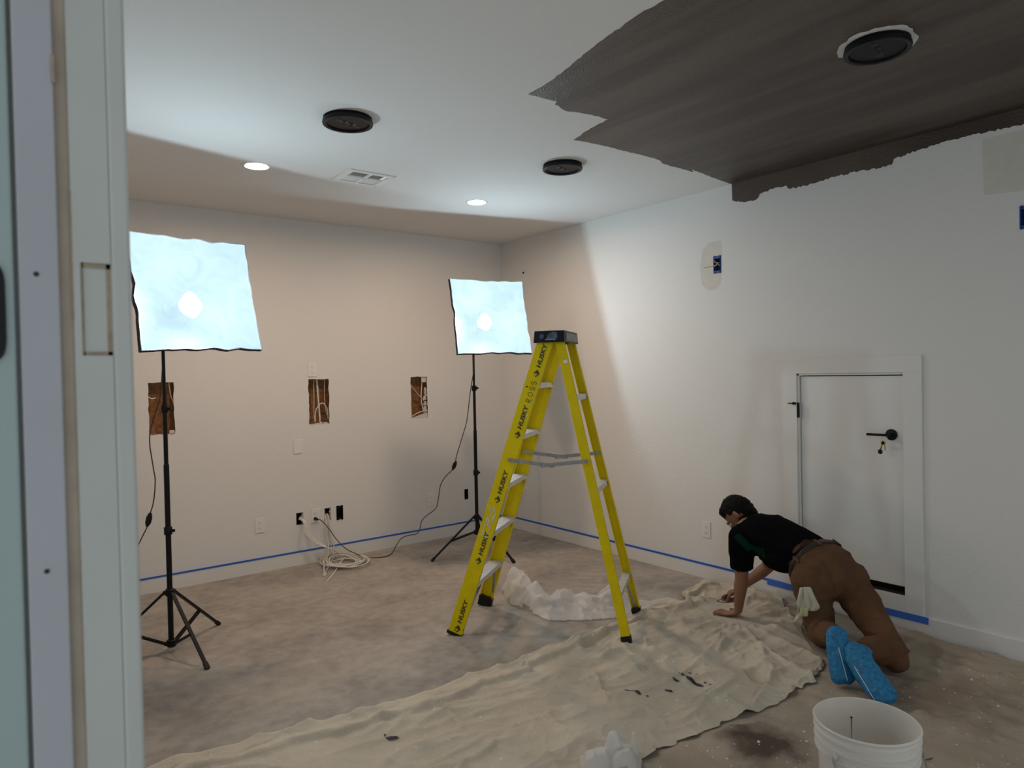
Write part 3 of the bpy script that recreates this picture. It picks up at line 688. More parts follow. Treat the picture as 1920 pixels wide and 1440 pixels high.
# cords
D1_ = PL[0] * FW.x + PL[1] * FW.y
def cord(pts, r, name, label, cat, sw=None, plug=None, m=None):
    sp_ = spline(pts, 8); base = Vector(pts[-1]); t = thing(name, label, cat, (base.x, base.y, 0))
    MB().tube(sp_, r, 8).out('cord_line', m or M_cord, t)
    if sw is not None:
        a = Vector(sw[0]); d = (Vector(sw[1]) - a).normalized(); sd_ = d.cross(FW).normalized()
        o = MB().loft([(a - d * .018, .010, .010), (a, .0165, .012), (a + d * .03, .0165, .012), (a + d * .045, .010, .010)], sd_, 16); autosmooth(o.out('inline_switch', M_blackp, t))
    if plug is not None: autosmooth(MB().loft([(plug, .014, .014), (Vector(plug) + Vector((.004, -.028, -.002)), .012, .012), (Vector(plug) + Vector((.008, -.04, -.004)), .006, .006)], Vector((1, 0, 0)), 14).out('plug', M_blackp, t))
    return t
dl = D1_ + .02
lp = [dp(x, y, dl) for x, y in ((303, 640), (305, 657), (304, 700), (300, 745), (288, 785), (282, 808), (281, 835), (288, 880), (291, 902), (288, 940), (281, 965), (277, 985), (268, 1004), (257, 1026), (243, 1050), (225, 1090))]
cord(lp + [fl(195, 1150, .005), fl(150, 1180, .005)], .0033, 'power_cord', 'dark cord with an inline switch hanging beside the left light stand', 'cord', (dp(280, 970, dl), dp(277, 982, dl)))
DR = PR[0] * FW.x + PR[1] * FW.y
g = [(888, 668, DR - .02), (889, 690, DR - .02), (884, 720, DR), (880, 750, DR), (875, 790, DR + .02), (865, 825, DR + .03), (856, 855, DR + .03), (851, 877, DR + .03), (836, 893, DR + .03), (826, 910, DR + .03), (822, 935, DR + .02), (817, 953, DR), (800, 967, DR - .02), (791, 976, DR - .05), (787, 992, DR - .08), (781, 1001, DR - .10), (765, 1004, DR - .13), (752, 1010, DR - .17)]
rp = [dp(*q) for q in g] + [fl(743, 1023, .02), fl(735, 1037, .006), fl(724, 1043, .005), (fl(705, 1045.5, .005)), fl(685, 1044, .006)] + [bw(662, 1036, 5.22), bw(645, 1026, 5.29), bw(630, 1010, 5.36), bw(618, 993, 5.41), bw(606, 979, 5.46), bw(598, 973, 5.478)]
cord(rp, .0036, 'power_cord', 'dark cord looping from the right softbox stand to the back wall outlet', 'cord', (dp(853, 870, DR + .03), dp(849, 880, DR + .03)), bw(591, 972.5, YB - .009))

# white network cables
def cable(pts, label, m=M_cable, end=None):
    t = MB().tube(spline(pts, 8), .0048, 8).out('network_cable', m); tag(t, label, 'cable', 'white cables hanging to the floor coil'); return t
K = fl(645, 1056); random.seed(3)
def loops(n, r0, x0, z0):
    out = []
    for k in range(int(n * 9)):
        a = 2 * math.pi * k / 9 + x0; r = r0 * (1 + .22 * noise.noise(Vector((k * .37, x0, 0))))
        out.append(Vector((K.x - .01 + math.cos(a) * r * .95 + .04 * noise.noise(Vector((k * .21, x0, 5))), K.y + math.sin(a) * r * 1.05 - .03, z0 + max(0, math.sin(a)) * .045 * (.5 + noise.noise(Vector((x0 * 3, k * .05, 2)))) + .012 * (noise.noise(Vector((k * .5, x0, 9))) + .6))))
    return out
A1 = Vector((bw(562, 974).x, YB + .02, bw(562, 974).z)); A2 = Vector((bw(614, 964).x, YB + .02, bw(614, 964).z))
for i in range(3):
    o = i * .009
    cable([A1 + Vector((o * .4, 0, o)), A1 + Vector((.02 + o, -.05, -.02)), bw(572 + 3 * i, 998, YB - .06), bw(586 + 4 * i, 1014, YB - .08), bw(604 + 3 * i, 1024, YB - .11), bw(622, 1029 + 2 * i, YB - .14)] + loops(2.2, .125 + .028 * i, 1.4 + i * .5, .008 + .006 * i), ['white cable, upper strand of the bundle leaving the left wall opening', 'white cable, middle strand of the bundle leaving the left wall opening', 'white cable, lowest strand of the bundle leaving the left wall opening'][i])
for i in range(3):
    tail = [fl(608, 1078, .006), fl(600 + i * 6, 1083 - i * 4, .005)] if i else [fl(625, 1076, .006), fl(613, 1090, .005)]
    cable([A2 + Vector((-.015 + i * .012, 0, 0)), bw(612 + 3 * i, 980, YB - .03), bw(613 + 4 * i, 1005, YB - .035), bw(616 + 5 * i, 1022, YB - .05), bw(615 + 4 * i, 1040, YB - .08), fl(618 + 3 * i, 1052, .01)] + loops(1.8, .10 + .03 * i, 3.2 + i * .6, .012 + .005 * i) + tail, ['thin white cable dropping from the right wall opening, left strand', 'thin white cable dropping from the right wall opening, middle strand', 'thin white cable dropping from the right wall opening, right strand'][i], M_cable if i != 1 else M_cablebrown)

# ------------------------------------------------------------------ yellow step ladder
LM = Vector((2.705, 3.153, 0)); LD = Vector((.58, -.815, 0)).normalized(); LW = Vector((-LD.y, LD.x, 0))
def LP(u, v, z): return LM + LD * u + LW * v + Vector((0, 0, z))
def yellow():
    m = mat('yellow_fibreglass', (0.71, 0.555, 0.002), .55, bump=(200, .1), var=(12, .06), spec=.2)
    return m
M_yel = yellow()
lad = thing('step_ladder', 'yellow fibreglass step ladder with a black top standing in the room centre', 'ladder', LM)
def chan(u0, u1, v0, v1, zb, zt, webw, fl_, sgn, side):
    """C-channel rail from foot (u0,v0,zb) to top (u1,v1,zt); web outside, flanges inward; sgn=+1 far side, -1 near side"""
    A = LP(u0, v0, zb); B = LP(u1, v1, zt); ax = (B - A).normalized(); inn = -LW * sgn
    inn = (inn - ax * inn.dot(ax)).normalized(); ed = ax.cross(inn).normalized()
    if ed.dot(LD) < 0: ed = -ed
    th = .0035; m = MB()
    prof = [(-webw / 2, 0), (webw / 2, 0), (webw / 2, fl_), (webw / 2 - th, fl_), (webw / 2 - th, th), (-webw / 2 + th, th), (-webw / 2 + th, fl_), (-webw / 2, fl_)]
    vs = [P + ed * a + inn * b for P in (A, B) for a, b in prof]; n = len(prof)
    m.add(vs, [(i, (i + 1) % n, n + (i + 1) % n, n + i) for i in range(n)] + [(0, 1, 2, 3, 4), (0, 4, 5), (0, 5, 6, 7), (8, 12, 11, 10, 9), (8, 13, 12), (8, 15, 14, 13)])
    return m, A, B, ax, inn, ed
FU0, FU1, FV0, FV1 = -.503, .045, .275, .165
BU0, BU1, BV0, BV1 = .497, .128, .250, .162
ZT = 1.70
rails = {}
for sg, nm in ((-1, 'near'), (1, 'far')):
    m, A, B, ax, inn, ed = chan(FU0, FU1, sg * FV0, sg * FV1, .012, ZT, .086, .028, sg, 'f'); o = m.out('front_rail', M_yel, lad); rails[('f', sg)] = (A, B, ax, inn, ed, o)
    m, A, B, ax, inn, ed = chan(BU0, BU1, sg * BV0, sg * BV1, .012, ZT, .050, .024, sg, 'b'); o = m.out('rear_rail', M_yel, lad); rails[('b', sg)] = (A, B, ax, inn, ed, o)
for (k, sg), (A, B, ax, inn, ed, o) in rails.items():
    ww = .046 if k == 'f' else .028; hgt = .012 if (k == 'f' and sg < 0) else (.055 if k == 'f' else .062)
    m = MB()
    m.bar(A - Vector((0, 0, .012)), A + ax * hgt, ed * ww, inn * .017) if not (k == 'f' and sg < 0) else m.bar(A - Vector((0, 0, .012)), A + ax * .004, ed * (ww + .004), inn * .019)
    mm = [v + inn * .012 for v in m.v]; mk('rubber_foot', mm, m.f, M_blackp, lad)
# steps
def rail_uv(k, z):
    if k == 'f': t = (z - .012) / (ZT - .012); return FU0 + (FU1 - FU0) * t, FV0 + (FV1 - FV0) * t
    t = (z - .012) / (ZT - .012); return BU0 + (BU1 - BU0) * t, BV0 + (BV1 - BV0) * t
for z in (.305, .600, .880, 1.165, 1.455):
    u, v = rail_uv('f', z); v -= .004
    m = MB().bar(LP(u, -v, z), LP(u, v, z), LD * .038, (0, 0, .0025))
    m.bar(LP(u + .038, -v, z - .012), LP(u + .038, v, z - .012), LD * .002, (0, 0, .0135)).bar(LP(u - .038, -v, z - .012), LP(u - .038, v, z - .012), LD * .002, (0, 0, .0135))
    for k in range(5): m.bar(LP(u - .028 + k * .014, -v + .01, z + .0035), LP(u - .028 + k * .014, v - .01, z + .0035), LD * .002, (0, 0, .001))
    m.out('step', M_alu, lad)
for z in (.29, .86, 1.385):
    u, v = rail_uv('b', z); v -= .004
    m = MB().bar(LP(u, -v, z), LP(u, v, z), LD * .021, (0, 0, .002)).bar(LP(u + .020, -v, z - .014), LP(u + .020, v, z - .014), LD * .002, (0, 0, .015)); m.out('rear_rung', M_alu, lad)
# diagonal gussets under lowest step and rung
for sg in (-1, 1):
    u, v = rail_uv('f', .30); u2, v2 = rail_uv('f', .09)
    MB().bar(LP(u + .03, sg * (v - .14), .292), LP(u2 + .035, sg * (v2 - .012), .09), LD * .008, LW * .0015).out('gusset', M_steel, lad)
    u, v = rail_uv('b', .28); u2, v2 = rail_uv('b', .07)
    MB().bar(LP(u, sg * (v - .12), .275), LP(u2, sg * (v2 - .012), .07), LD * .008, LW * .0015).out('gusset', M_steel, lad)
# spreaders
for sg in (-1, 1):
    vv = .222; z = 1.022; off = sg * (vv - .010) if sg > 0 else sg * (vv - .002)
    off = sg * .214 if sg < 0 else sg * .188
    a = LP(-.170 if sg < 0 else -.19, off, z); c = LP(.283, off, z); b = a.lerp(c, .5) + Vector((0, 0, -.026))
    m = MB().bar(a, b + (b - a).normalized() * .04, (b - a).normalized().cross(LW) * .0105, LW * .0015).bar(b - (c - b).normalized() * .04, c, (c - b).normalized().cross(LW) * .0105, LW * .0028)
    for q in (a, c, b - (c - b).normalized() * .03, b + (c - b).normalized() * .03): m.lathe(q - LW * sg * -.002, [(.010, -.004), (.010, .004)], 12, axis=LW)
    m.out('spreader', M_steel, lad)
# black top cap, open underneath
M_cap = mat('black_cap_plastic', (0.008, 0.010, 0.016), .45, var=(14, .3), spec=.2)
M_capedge = mat('pale_cap_end', (0.30, 0.285, 0.275), .6, var=(60, .3))
cu0, cu1, cv = -.012, .162, .185; zb_, zt_ = 1.690, 1.757
def capv(e, z): return [LP(cu0 - e * .35, -cv - e, z), LP(cu1 + e * .3, -cv - e, z), LP(cu1 + e * .3, cv + e, z), LP(cu0 - e * .35, cv + e, z)]
m = MB(); tp_ = capv(-.006, zt_); t_2 = capv(0, zt_ - .006); bo = capv(.010, zb_); ib = capv(.004, zb_)
m.add(tp_ + t_2 + bo + ib + capv(-.008, zt_ - .008), [(0, 1, 2, 3)] + [(i, (i + 1) % 4, 4 + (i + 1) % 4, 4 + i) for i in range(4)] + [(4 + i, 4 + (i + 1) % 4, 8 + (i + 1) % 4, 8 + i) for i in range(4)] + [(8 + i, 8 + (i + 1) % 4, 12 + (i + 1) % 4, 12 + i) for i in range(4)] + [(12 + i, 12 + (i + 1) % 4, 16 + (i + 1) % 4, 16 + i) for i in range(4)] + [(16, 17, 18, 19)])
cap = m.out('top_cap', M_cap, lad)
# scuffed blue-grey sticker remains on the near end, rear face covered with a pale grey quad
def quad_on(pts, m, nm, par, push=LW * -.0022): return mk(nm, [Vector(p) + push for p in pts], [tuple(range(len(pts)))], m, par)
M_scuff = mat('scuffed_sticker', (0.045, 0.08, 0.15), .5, var=(50, .6)); M_grey = mat('grey_paint_smear', (0.21, 0.23, 0.28), .6, var=(60, .3))
def nearcap(u, z):
    f_ = (z - zb_) / (zt_ - .006 - zb_); return LP(u, -(cv + .010 * (1 - f_)), z)
quad_on([nearcap(.020, 1.711), nearcap(.042, 1.713), nearcap(.045, 1.733), nearcap(.030, 1.740), nearcap(.019, 1.73)], M_scuff, 'scuff_mark', cap)
quad_on([nearcap(.062, 1.709), nearcap(.118, 1.705), nearcap(.125, 1.72), nearcap(.120, 1.745), nearcap(.098, 1.751), nearcap(.080, 1.744), nearcap(.066, 1.733)], M_scuff, 'scuff_mark', cap)
quad_on([nearcap(.050, 1.703), nearcap(.112, 1.702), nearcap(.112, 1.709), nearcap(.056, 1.711)], M_grey, 'scuff_mark', cap, LW * -.003)
def rearcap(v, z):
    f_ = (z - zb_) / (zt_ - .006 - zb_); return LP(cu1 + .003 * (1 - f_), v, z)
quad_on([rearcap(-.15, 1.700), rearcap(.17, 1.700), rearcap(.165, 1.745), rearcap(-.13, 1.747), rearcap(-.155, 1.73)], M_capedge, 'pale_rear_face', cap, LD * .002)
# lettering
M_ink = mat('dark_print', (0.045, 0.045, 0.02), .5, var=(150, .35)); M_marker = mat('marker_ink', (0.07, 0.06, 0.02), .6)
def textmesh(txt, size, ofs=0.0, shear=0.0, ex=0.0004):
    cu = bpy.data.curves.new('t', 'FONT'); cu.body = txt; cu.size = size; cu.offset = ofs; cu.shear = shear; cu.extrude = ex; cu.align_x = 'CENTER'; cu.align_y = 'CENTER'; cu.resolution_u = 3
    o = bpy.data.objects.new('t', cu); C.objects.link(o); dg = bpy.context.evaluated_depsgraph_get(); dg.update(); e = o.evaluated_get(dg); me = e.to_mesh()
    v = [x.co.copy() for x in me.vertices]; f = [tuple(p.vertices) for p in me.polygons]; e.to_mesh_clear(); bpy.data.objects.remove(o); bpy.data.curves.remove(cu); return v, f
A, B, ax, inn, ed, near = rails[('f', -1)]
def on_rail(v, f, along, across, m, nm):
    # text x -> up the rail, text y -> towards the front edge (left as seen)
    mk(nm, [A + ax * (along + p.x) - ed * (across + p.y) - inn * (.0012 + p.z) for p in v], f, m, near)
hv, hf = textmesh('HUSKY', .046, .0016, .12)
def along_of(px_, py_):
    d = ray(px_, py_); n_ = inn; t_ = (A - EYE).dot(n_) / d.dot(n_); return (EYE + d * t_ - A).dot(ax)
marks = [((1012, 667), (1001, 690)), ((979, 783), (972, 803)), ((942, 905), (937, 927)), ((906, 1020), (899, 1051)), ((866, 1147), (861, 1172))]
for i, (a, b) in enumerate(marks):
    la = along_of(*a); on_rail([Vector((p.x * .95, p.y * .76, p.z)) for p in hv], hf, la, -.009, M_ink, 'lettering')
    lb = la - .102; R_ = .020
    dia = [Vector((R_ * 1.15, 0, 0)), Vector((0, R_ * .9, 0)), Vector((-R_ * 1.15, 0, 0)), Vector((0, -R_ * .9, 0))]; inr = [q * .55 + Vector((-.004, .003, 0)) for q in dia]
    v = dia + inr; f = [(j, (j + 1) % 4, 4 + (j + 1) % 4, 4 + j) for j in range(4)]
    v += [Vector((.006, .004, 0)), Vector((.001, .008, 0)), Vector((-.004, -.001, 0)), Vector((.003, -.006, 0))]; f.append((8, 9, 10, 11))
    on_rail(v, f, lb, -.009, M_ink, 'diamond_emblem')
# handwritten name
def stroke(letter_pts, m, w_=.0016):
    for pts in letter_pts: m.tube([Vector((p[0], p[1], 0)) for p in pts], w_, 6)
hw = MB(); lh = .030
def L_(ox, strokes): stroke([[(ox + x * .022, (y - .5) * lh) for x, y in s] for s in strokes], hw)
def arc(cx, cy, rx, ry, a0, a1, n=10): return [(cx + rx * math.cos(a0 + (a1 - a0) * k / n), cy + ry * math.sin(a0 + (a1 - a0) * k / n)) for k in range(n + 1)]
pi = math.pi
L_(-.062, [[(0, 0), (.1, 1)], arc(.1, .75, .75, .25, pi / 2, -pi / 2) + [(.9, -.1)]])
L_(-.024, [arc(.4, .5, .5, .5, 0, 2 * pi, 14)])
Sx = arc(.45, .75, .42, .25, .3, pi * 1.5, 9) + arc(.45, .25, .45, .25, pi / 2, -pi * .85, 9)
L_(.010, [Sx]); L_(.042, [Sx])
hw.v = [Vector((p.x, p.y, max(-.0006, min(.0006, p.z)))) for p in hw.v]
on_rail(hw.v, hw.f, along_of(994, 734), -.010, M_marker, 'handwritten_name')
for (qx, qy, r_) in ((988, 725, .005), (853, 1181, .003), (869, 1182, .003), (1050, 646, .003)):
    if qx == 1050: continue
    d = ray(qx, qy); t_ = (A - EYE).dot(inn) / d.dot(inn); P_ = EYE + d * t_
    m = MB().lathe(P_, [(r_, -.0005), (r_, .0015)], 12, axis=-inn); mk('rivet', m.v, m.f, M_black, near)
# white paint smears on the near front rail
M_smear = mat('dried_white_paint', (0.62, 0.60, 0.48), .8, var=(80, .15))
sm = MB(); random.seed(11)
for k in range(34):
    al = along_of(917 + random.uniform(-14, 8), 990 + random.uniform(-45, 28)); ac = random.uniform(-.022, .022); ln = random.uniform(.008, .03); wd = random.uniform(.002, .006)
    pts = [Vector((ln * math.cos(a) * random.uniform(.6, 1), wd * math.sin(a) * random.uniform(.6, 1), random.uniform(0, .0003))) for a in [2 * pi * j / 8 for j in range(8)]]
    sm.add([A + ax * (al + p.x) - ed * (ac + p.y) - inn * (.0008 + p.z) for p in pts], [tuple(range(8))])
for (x_, y_) in ((990, 756), (985, 778), (1005, 742)):
    al = along_of(x_, y_); sm.add([A + ax * (al + .008 * math.cos(a)) + ed * (.028 + .004 * math.sin(a)) - inn * .001 for a in [2 * pi * j / 8 for j in range(8)]], [tuple(range(8))])
mk('paint_smear', sm.v, sm.f, M_smear, near)['kind'] = 'stuff'
# small white label on near rear rail
A2_, B2_, ax2, inn2, ed2, nb = rails[('b', -1)]
d = ray(1060, 678); t_ = (A2_ - EYE).dot(inn2) / d.dot(inn2); P_ = EYE + d * t_
mk('label_sticker', [P_ + ax2 * a + ed2 * b - inn2 * .0012 for a, b in ((-.009, -.013), (-.009, .013), (.009, .013), (.009, -.013))], [(0, 1, 2, 3)], M_white, nb)

# ------------------------------------------------------------------ drop cloths
def n3(x, y, z=0.0): return noise.noise(Vector((x, y, z)))
def ridge(x, y, z=0.0): return 1 - abs(n3(x, y, z)) * 2.2
ADIR = (fl(1100, 1198) - fl(304, 1437)).normalized(); AN = Vector((-ADIR.y, ADIR.x, 0))
HANDC = Vector((3.55, 2.45, 0))
PRESS = [(3.61, 2.56, .10), (3.62, 2.47, .05), (3.85, 2.70, .06), (3.59, 1.95, .09), (3.60, 1.58, .09), (3.21, 1.62, .08), (3.18, 1.44, .08)]
def press(x, y, z, lo):
    """cloth is pushed flat where someone or something stands on it"""
    for a, b, r in PRESS:
        d = math.hypot(x - a, y - b)
        if d < r * 2: k = min(1, max(0, (d - r) / r)); z = min(z, lo) * (1 - k) + z * k
    return z
def z_low(x, y):
    wd = XR - x
    a = max(0, ridge(y * .9 + 3, x * 6.5 + .6 * n3(x * 2, y * 2), 3)) ** 3 * .021 * (1 if wd < 1.0 else .6)
    b = max(0, ridge(x * 3 + y * 2, y * 4 - x * 2, 8)) ** 4 * .016
    edge = max(0, 1 - abs(wd - .075) / .055) * .018 * (.7 + .3 * n3(y * 2, 1)) if wd < .2 else 0
    f = 0
    if y < 2.2:
        for wc, ww in ((.15, .020), (.25, .016), (.37, .022), (.50, .018)): f += .022 * max(0, .75 + n3(y * 1.5, wc * 20)) * math.exp(-((wd - wc - .05 * n3(y * 1.3, wc * 9)) / ww) ** 2)
    return press(x, y, .006 + max(0, a + b) + edge + f + .003 * (n3(x * 9, y * 9, 2) + 1) * .5, .008)
def z_top(x, y, da, db):
    """da: distance inside the upper-left edge, db: distance inside the front edge"""
    p = Vector((x, y, 0)); al = p.dot(ADIR); ac = p.dot(AN); wob = .35 * n3(al * 1.1, ac * 1.1, 5)
    z = .016
    z += max(0, ridge(al * .8, ac * 5.0 + wob * 3, 1)) ** 4 * .022
    z += max(0, ridge(al * 1.6 + 7, ac * 9 + wob * 4, 4)) ** 4 * .011
    z += max(0, ridge(x * 3.1, y * 3.1, 12)) ** 5 * .018
    # radial pull lines around the hand he leans on
    q = p - HANDC; r = q.length; th = math.atan2(q.y, q.x)
    z += max(0, ridge(th * 2.6 + 2, r * 1.2, 15)) ** 3 * .026 * math.exp(-((r - .42) / .34) ** 2)
    # the long doubled-over fold close to the far edge
    f0 = .125 + .035 * n3(al * 1.4, 3) + (.05 if al < 2 else 0) ; s_ = da - f0
    if s_ < 0: z += .030 * math.exp(-(s_ / .055) ** 2)
    else: z += .030 * math.exp(-(s_ / .016) ** 2)
    z += .020 * math.exp(-((da - .035) / .03) ** 2) * max(0, n3(al * 2.2, 9) + .35)
    z += .006 * n3(x * 14, y * 14, 3) + max(0, ridge(x * 9, y * 9, 22)) ** 4 * .006
    e = min(da, db); z = .012 + (z - .012) * min(1, .25 + max(0, e) / .04)
    z += .034 * max(0, n3(al * 9, 2)) * math.exp(-db / .03)
    return max(press(x, y, z, .014), .013)
def poly_at(P, s):
    L = [0]
    for a, b in zip(P, P[1:]): L.append(L[-1] + (b - a).length)
    t = s * L[-1]
    for i in range(len(P) - 1):
        if t <= L[i + 1] or i == len(P) - 2: return P[i].lerp(P[i + 1], (t - L[i]) / max(1e-9, L[i + 1] - L[i]))
EA = [Vector((-.15 + .3, 2.55, 0)), Vector((.30, 2.93, 0))] + [fl(*q) for q in ((304, 1437), (444, 1402), (505, 1380), (592, 1362), (697, 1338), (829, 1292), (880, 1272), (960, 1247), (1040, 1217), (1100, 1196), (1160, 1172), (1200, 1148), (1240, 1139), (1290, 1133))] + [Vector((3.72, 2.98, 0)), Vector((3.98, 3.02, 0)), Vector((4.10, 2.98, 0)), Vector((4.12, 2.75, 0)), Vector((4.12, 2.52, 0))]
EB = [Vector((.75, 1.0, 0)), Vector((1.3, 1.35, 0))] + [fl(*q) for q in ((1190, 1441), (1225, 1421), (1258, 1402), (1290, 1392), (1330, 1374), (1365, 1358), (1400, 1347), (1440, 1334), (1475, 1314), (1510, 1292), (1530, 1275), (1545, 1255))]
def cloth(name, EA, EB, nu, nv, zf, m, label, jag=(.006, .038)):
    vs = []; dd = []
    for i in range(nu + 1):
        s = i / nu; a = poly_at(EA, s); b = poly_at(EB, s)
        a = a + Vector((n3(s * 60, 1) * jag[0], n3(s * 60, 4) * jag[0], 0)); b = b + Vector((n3(s * 45, 7) * jag[1], n3(s * 45, 9) * jag[1], 0))
        for j in range(nv + 1):
            t = j / nv; t = t * t * (3 - 2 * t) * .35 + t * .65; p = a.lerp(b, t); W = (b - a).length
            vs.append(Vector((p.x, p.y, zf(p.x, p.y, t * W, (1 - t) * W))))
    fs = [(i * (nv + 1) + j, i * (nv + 1) + j + 1, (i + 1) * (nv + 1) + j + 1, (i + 1) * (nv + 1) + j) for i in range(nu) for j in range(nv)]
    o = mk(name, vs, fs, m, None, True); tag(o, label, 'drop cloth'); return o
top = cloth('drop_cloth', EA, EB, 330, 170, lambda x, y, da, db: z_top(x, y, da, db) + .002, M_canvas, 'pale beige canvas drop cloth with scalloped front edge under the ladder and hand')
LA = [Vector((.55, 1.9, 0)), Vector((1.6, 2.1, 0)), Vector((2.6, 2.25, 0)), Vector((3.3, 2.45, 0)), Vector((3.9, 2.75, 0)), Vector((4.14, 2.70, 0))]
LB = [Vector((.4, .2, 0)), Vector((1.5, -.3, 0)), Vector((3.2, -.4, 0)), Vector((4.13, -.3, 0)), Vector((4.145, 1.0, 0)), Vector((4.15, 2.45, 0))]
cloth('drop_cloth', LA, LB, 240, 200, lambda x, y, da, db: min(z_low(x, y), .011) if inside_top(x, y) else z_low(x, y), M_canvas2, 'brown stained drop cloth in the front right corner under the bucket') if False else None
polyT = [tuple(p.xy) for p in EA] + [tuple(p.xy) for p in reversed(EB)]
def edge_d(x, y):
    return min((Vector((x, y)) - intersect_point_line(Vector((x, y)), a.xy, b.xy)[0]).length if 0 <= intersect_point_line(Vector((x, y)), a.xy, b.xy)[1] <= 1 else min((Vector((x, y)) - a.xy).length, (Vector((x, y)) - b.xy).length) for a, b in zip(EB, EB[1:]))
def zl2(x, y, *a):
    z = z_low(x, y)
    if inpoly(x, y, polyT): return min(z, .0095)
    if 1.7 < x < 3.7 and y > 1.2:
        e = edge_d(x, y); k = min(1, e / .06); z = min(z, .0095) * (1 - k) + z * k
    return z
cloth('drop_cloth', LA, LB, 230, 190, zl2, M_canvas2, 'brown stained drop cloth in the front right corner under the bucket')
# dark drips of paint on the pale cloth
def ztop_at(x, y):
    da = min(abs((Vector((x, y, 0)) - a).dot(AN)) for a in (EA[4],)); return z_top(x, y, 1.0, 1.0)
drips = MB(); random.seed(5)
from mathutils.bvhtree import BVHTree
tv = [v.co + OFF[top.name] for v in top.data.vertices]; bvh = BVHTree.FromPolygons(tv, [tuple(p.vertices) for p in top.data.polygons])
def on_top(x, y):
    h = bvh.ray_cast(Vector((x, y, 1)), Vector((0, 0, -1))); return h[0].z if h[0] else .02
def drip(px_, py_, L, Wd, ang=0.0):
    c = fl(px_, py_, .02); d = (fl(px_ + 10 * math.cos(ang), py_ + 10 * math.sin(ang), .02) - c).normalized(); s = Vector((-d.y, d.x, 0)); n = 14
    pts = [c + d * L * math.cos(a) * random.uniform(.7, 1.1) + s * Wd * math.sin(a) * random.uniform(.6, 1.2) for a in [2 * pi * k / n for k in range(n)]]
    pts = [Vector((p.x, p.y, on_top(p.x, p.y) + .0035)) for p in pts] + [Vector((c.x, c.y, on_top(c.x, c.y) + .0045))]
    drips.add(pts, [(k, (k + 1) % n, n) for k in range(n)])
for a in ((1281, 1270, .035, .010, .35), (1295, 1279, .03, .012, .35), (1308, 1284, .03, .012, .3), (1268, 1281, .018, .010, .2), (1254, 1297, .018, .010, .2), (1180, 1296, .03, .007, .35), (1193, 1302, .03, .009, .4), (1214, 1307, .008, .006, 0), (1306, 1266, .010, .005, 0), (1322, 1281, .008, .006, 0), (1332, 1285, .008, .005, 0), (1294, 1263, .010, .004, 0), (736, 1390, .028, .012, -.2), (722, 1389, .006, .005, 0)): drip(*a)
M_drip = mat('dark_paint_drip', (0.022, 0.020, 0.026), .5)
dr_ = drips.out('paint_drips', M_drip, top); dr_['kind'] = 'stuff'; dr_['label'] = 'dark paint drips'

# ------------------------------------------------------------------ clear plastic sheet on the floor behind the ladder
def heap(name, outline, hf, m, label, cat, N=90, layers=1):
    xs = [p.x for p in outline]; ys = [p.y for p in outline]; x0, x1, y0_, y1_ = min(xs), max(xs), min(ys), max(ys); pl = [tuple(p.xy) for p in outline]
    st = max(x1 - x0, y1_ - y0_) / N; nx = int((x1 - x0) / st) + 2; ny = int((y1_ - y0_) / st) + 2; idx = {}; vs = []; fs = []
    def dist(x, y): return min((Vector((x, y)) - Vector(a).lerp(Vector(b), max(0, min(1, intersect_point_line(Vector((x, y)), Vector(a), Vector(b))[1])))).length for a, b in zip(pl, pl[1:] + pl[:1]))
    for j in range(ny):
        for i in range(nx):
            x = x0 + i * st; y = y0_ + j * st
            if inpoly(x, y, pl):
                d = dist(x, y); idx[i, j] = len(vs); vs.append(Vector((x + .6 * st * n3(x * 30, y * 30), y + .6 * st * n3(x * 30, y * 30, 7), hf(x, y, d))))
    for (i, j) in list(idx):
        q = [(i, j), (i + 1, j), (i + 1, j + 1), (i, j + 1)]
        if all(k in idx for k in q): fs.append(tuple(idx[k] for k in q))
        else:
            for tri in ((q[0], q[1], q[2]), (q[0], q[2], q[3]), (q[0], q[1], q[3]), (q[1], q[2], q[3])):
                if all(k in idx for k in tri): fs.append(tuple(idx[k] for k in tri)); break
    o = mk(name, vs, fs, m, None, True); tag(o, label, cat); return o
po = [fl(*q) for q in ((938, 1108), (948, 1095), (965, 1092), (985, 1110), (1010, 1118), (1040, 1122), (1080, 1124), (1120, 1118), (1160, 1108), (1190, 1124), (1215, 1128), (1250, 1122), (1290, 1130), (1240, 1146), (1215, 1150), (1190, 1158), (1150, 1162), (1090, 1166), (1030, 1166), (1005, 1158), (990, 1148), (968, 1140), (950, 1132))]
gl = [(fl(972, 1122), .155, .13, .16), (fl(1000, 1142), .11, .13, .12), (fl(1056, 1138), .085, .10, .10), (fl(1100, 1140), .055, .12, .12), (fl(1145, 1134), .085, .12, .08), (fl(946, 1112), .09, .04, .07)]
def hp(x, y, d):
    z = 0
    for c, h_, a, b in gl: z = max(z, h_ * math.exp(-(((x - c.x) / a) ** 2 + ((y - c.y) / b) ** 2)))
    e = min(1, d / .05); al = x * .74 - y * .67; ac = x * .67 + y * .74; cr = max(0, ridge(al * 3 + n3(x * 4, y * 4), ac * 11, 2)) ** 2 * .040 + max(0, ridge(x * 13 + 3, y * 13, 6)) ** 3 * .020
    return .006 + e ** .6 * (z + cr * (.4 + min(1, z * 8)))
heap('plastic_sheet', po, hp, M_plastic, 'crumpled translucent plastic sheet on the carpet behind the ladder legs', 'plastic sheet', 110)
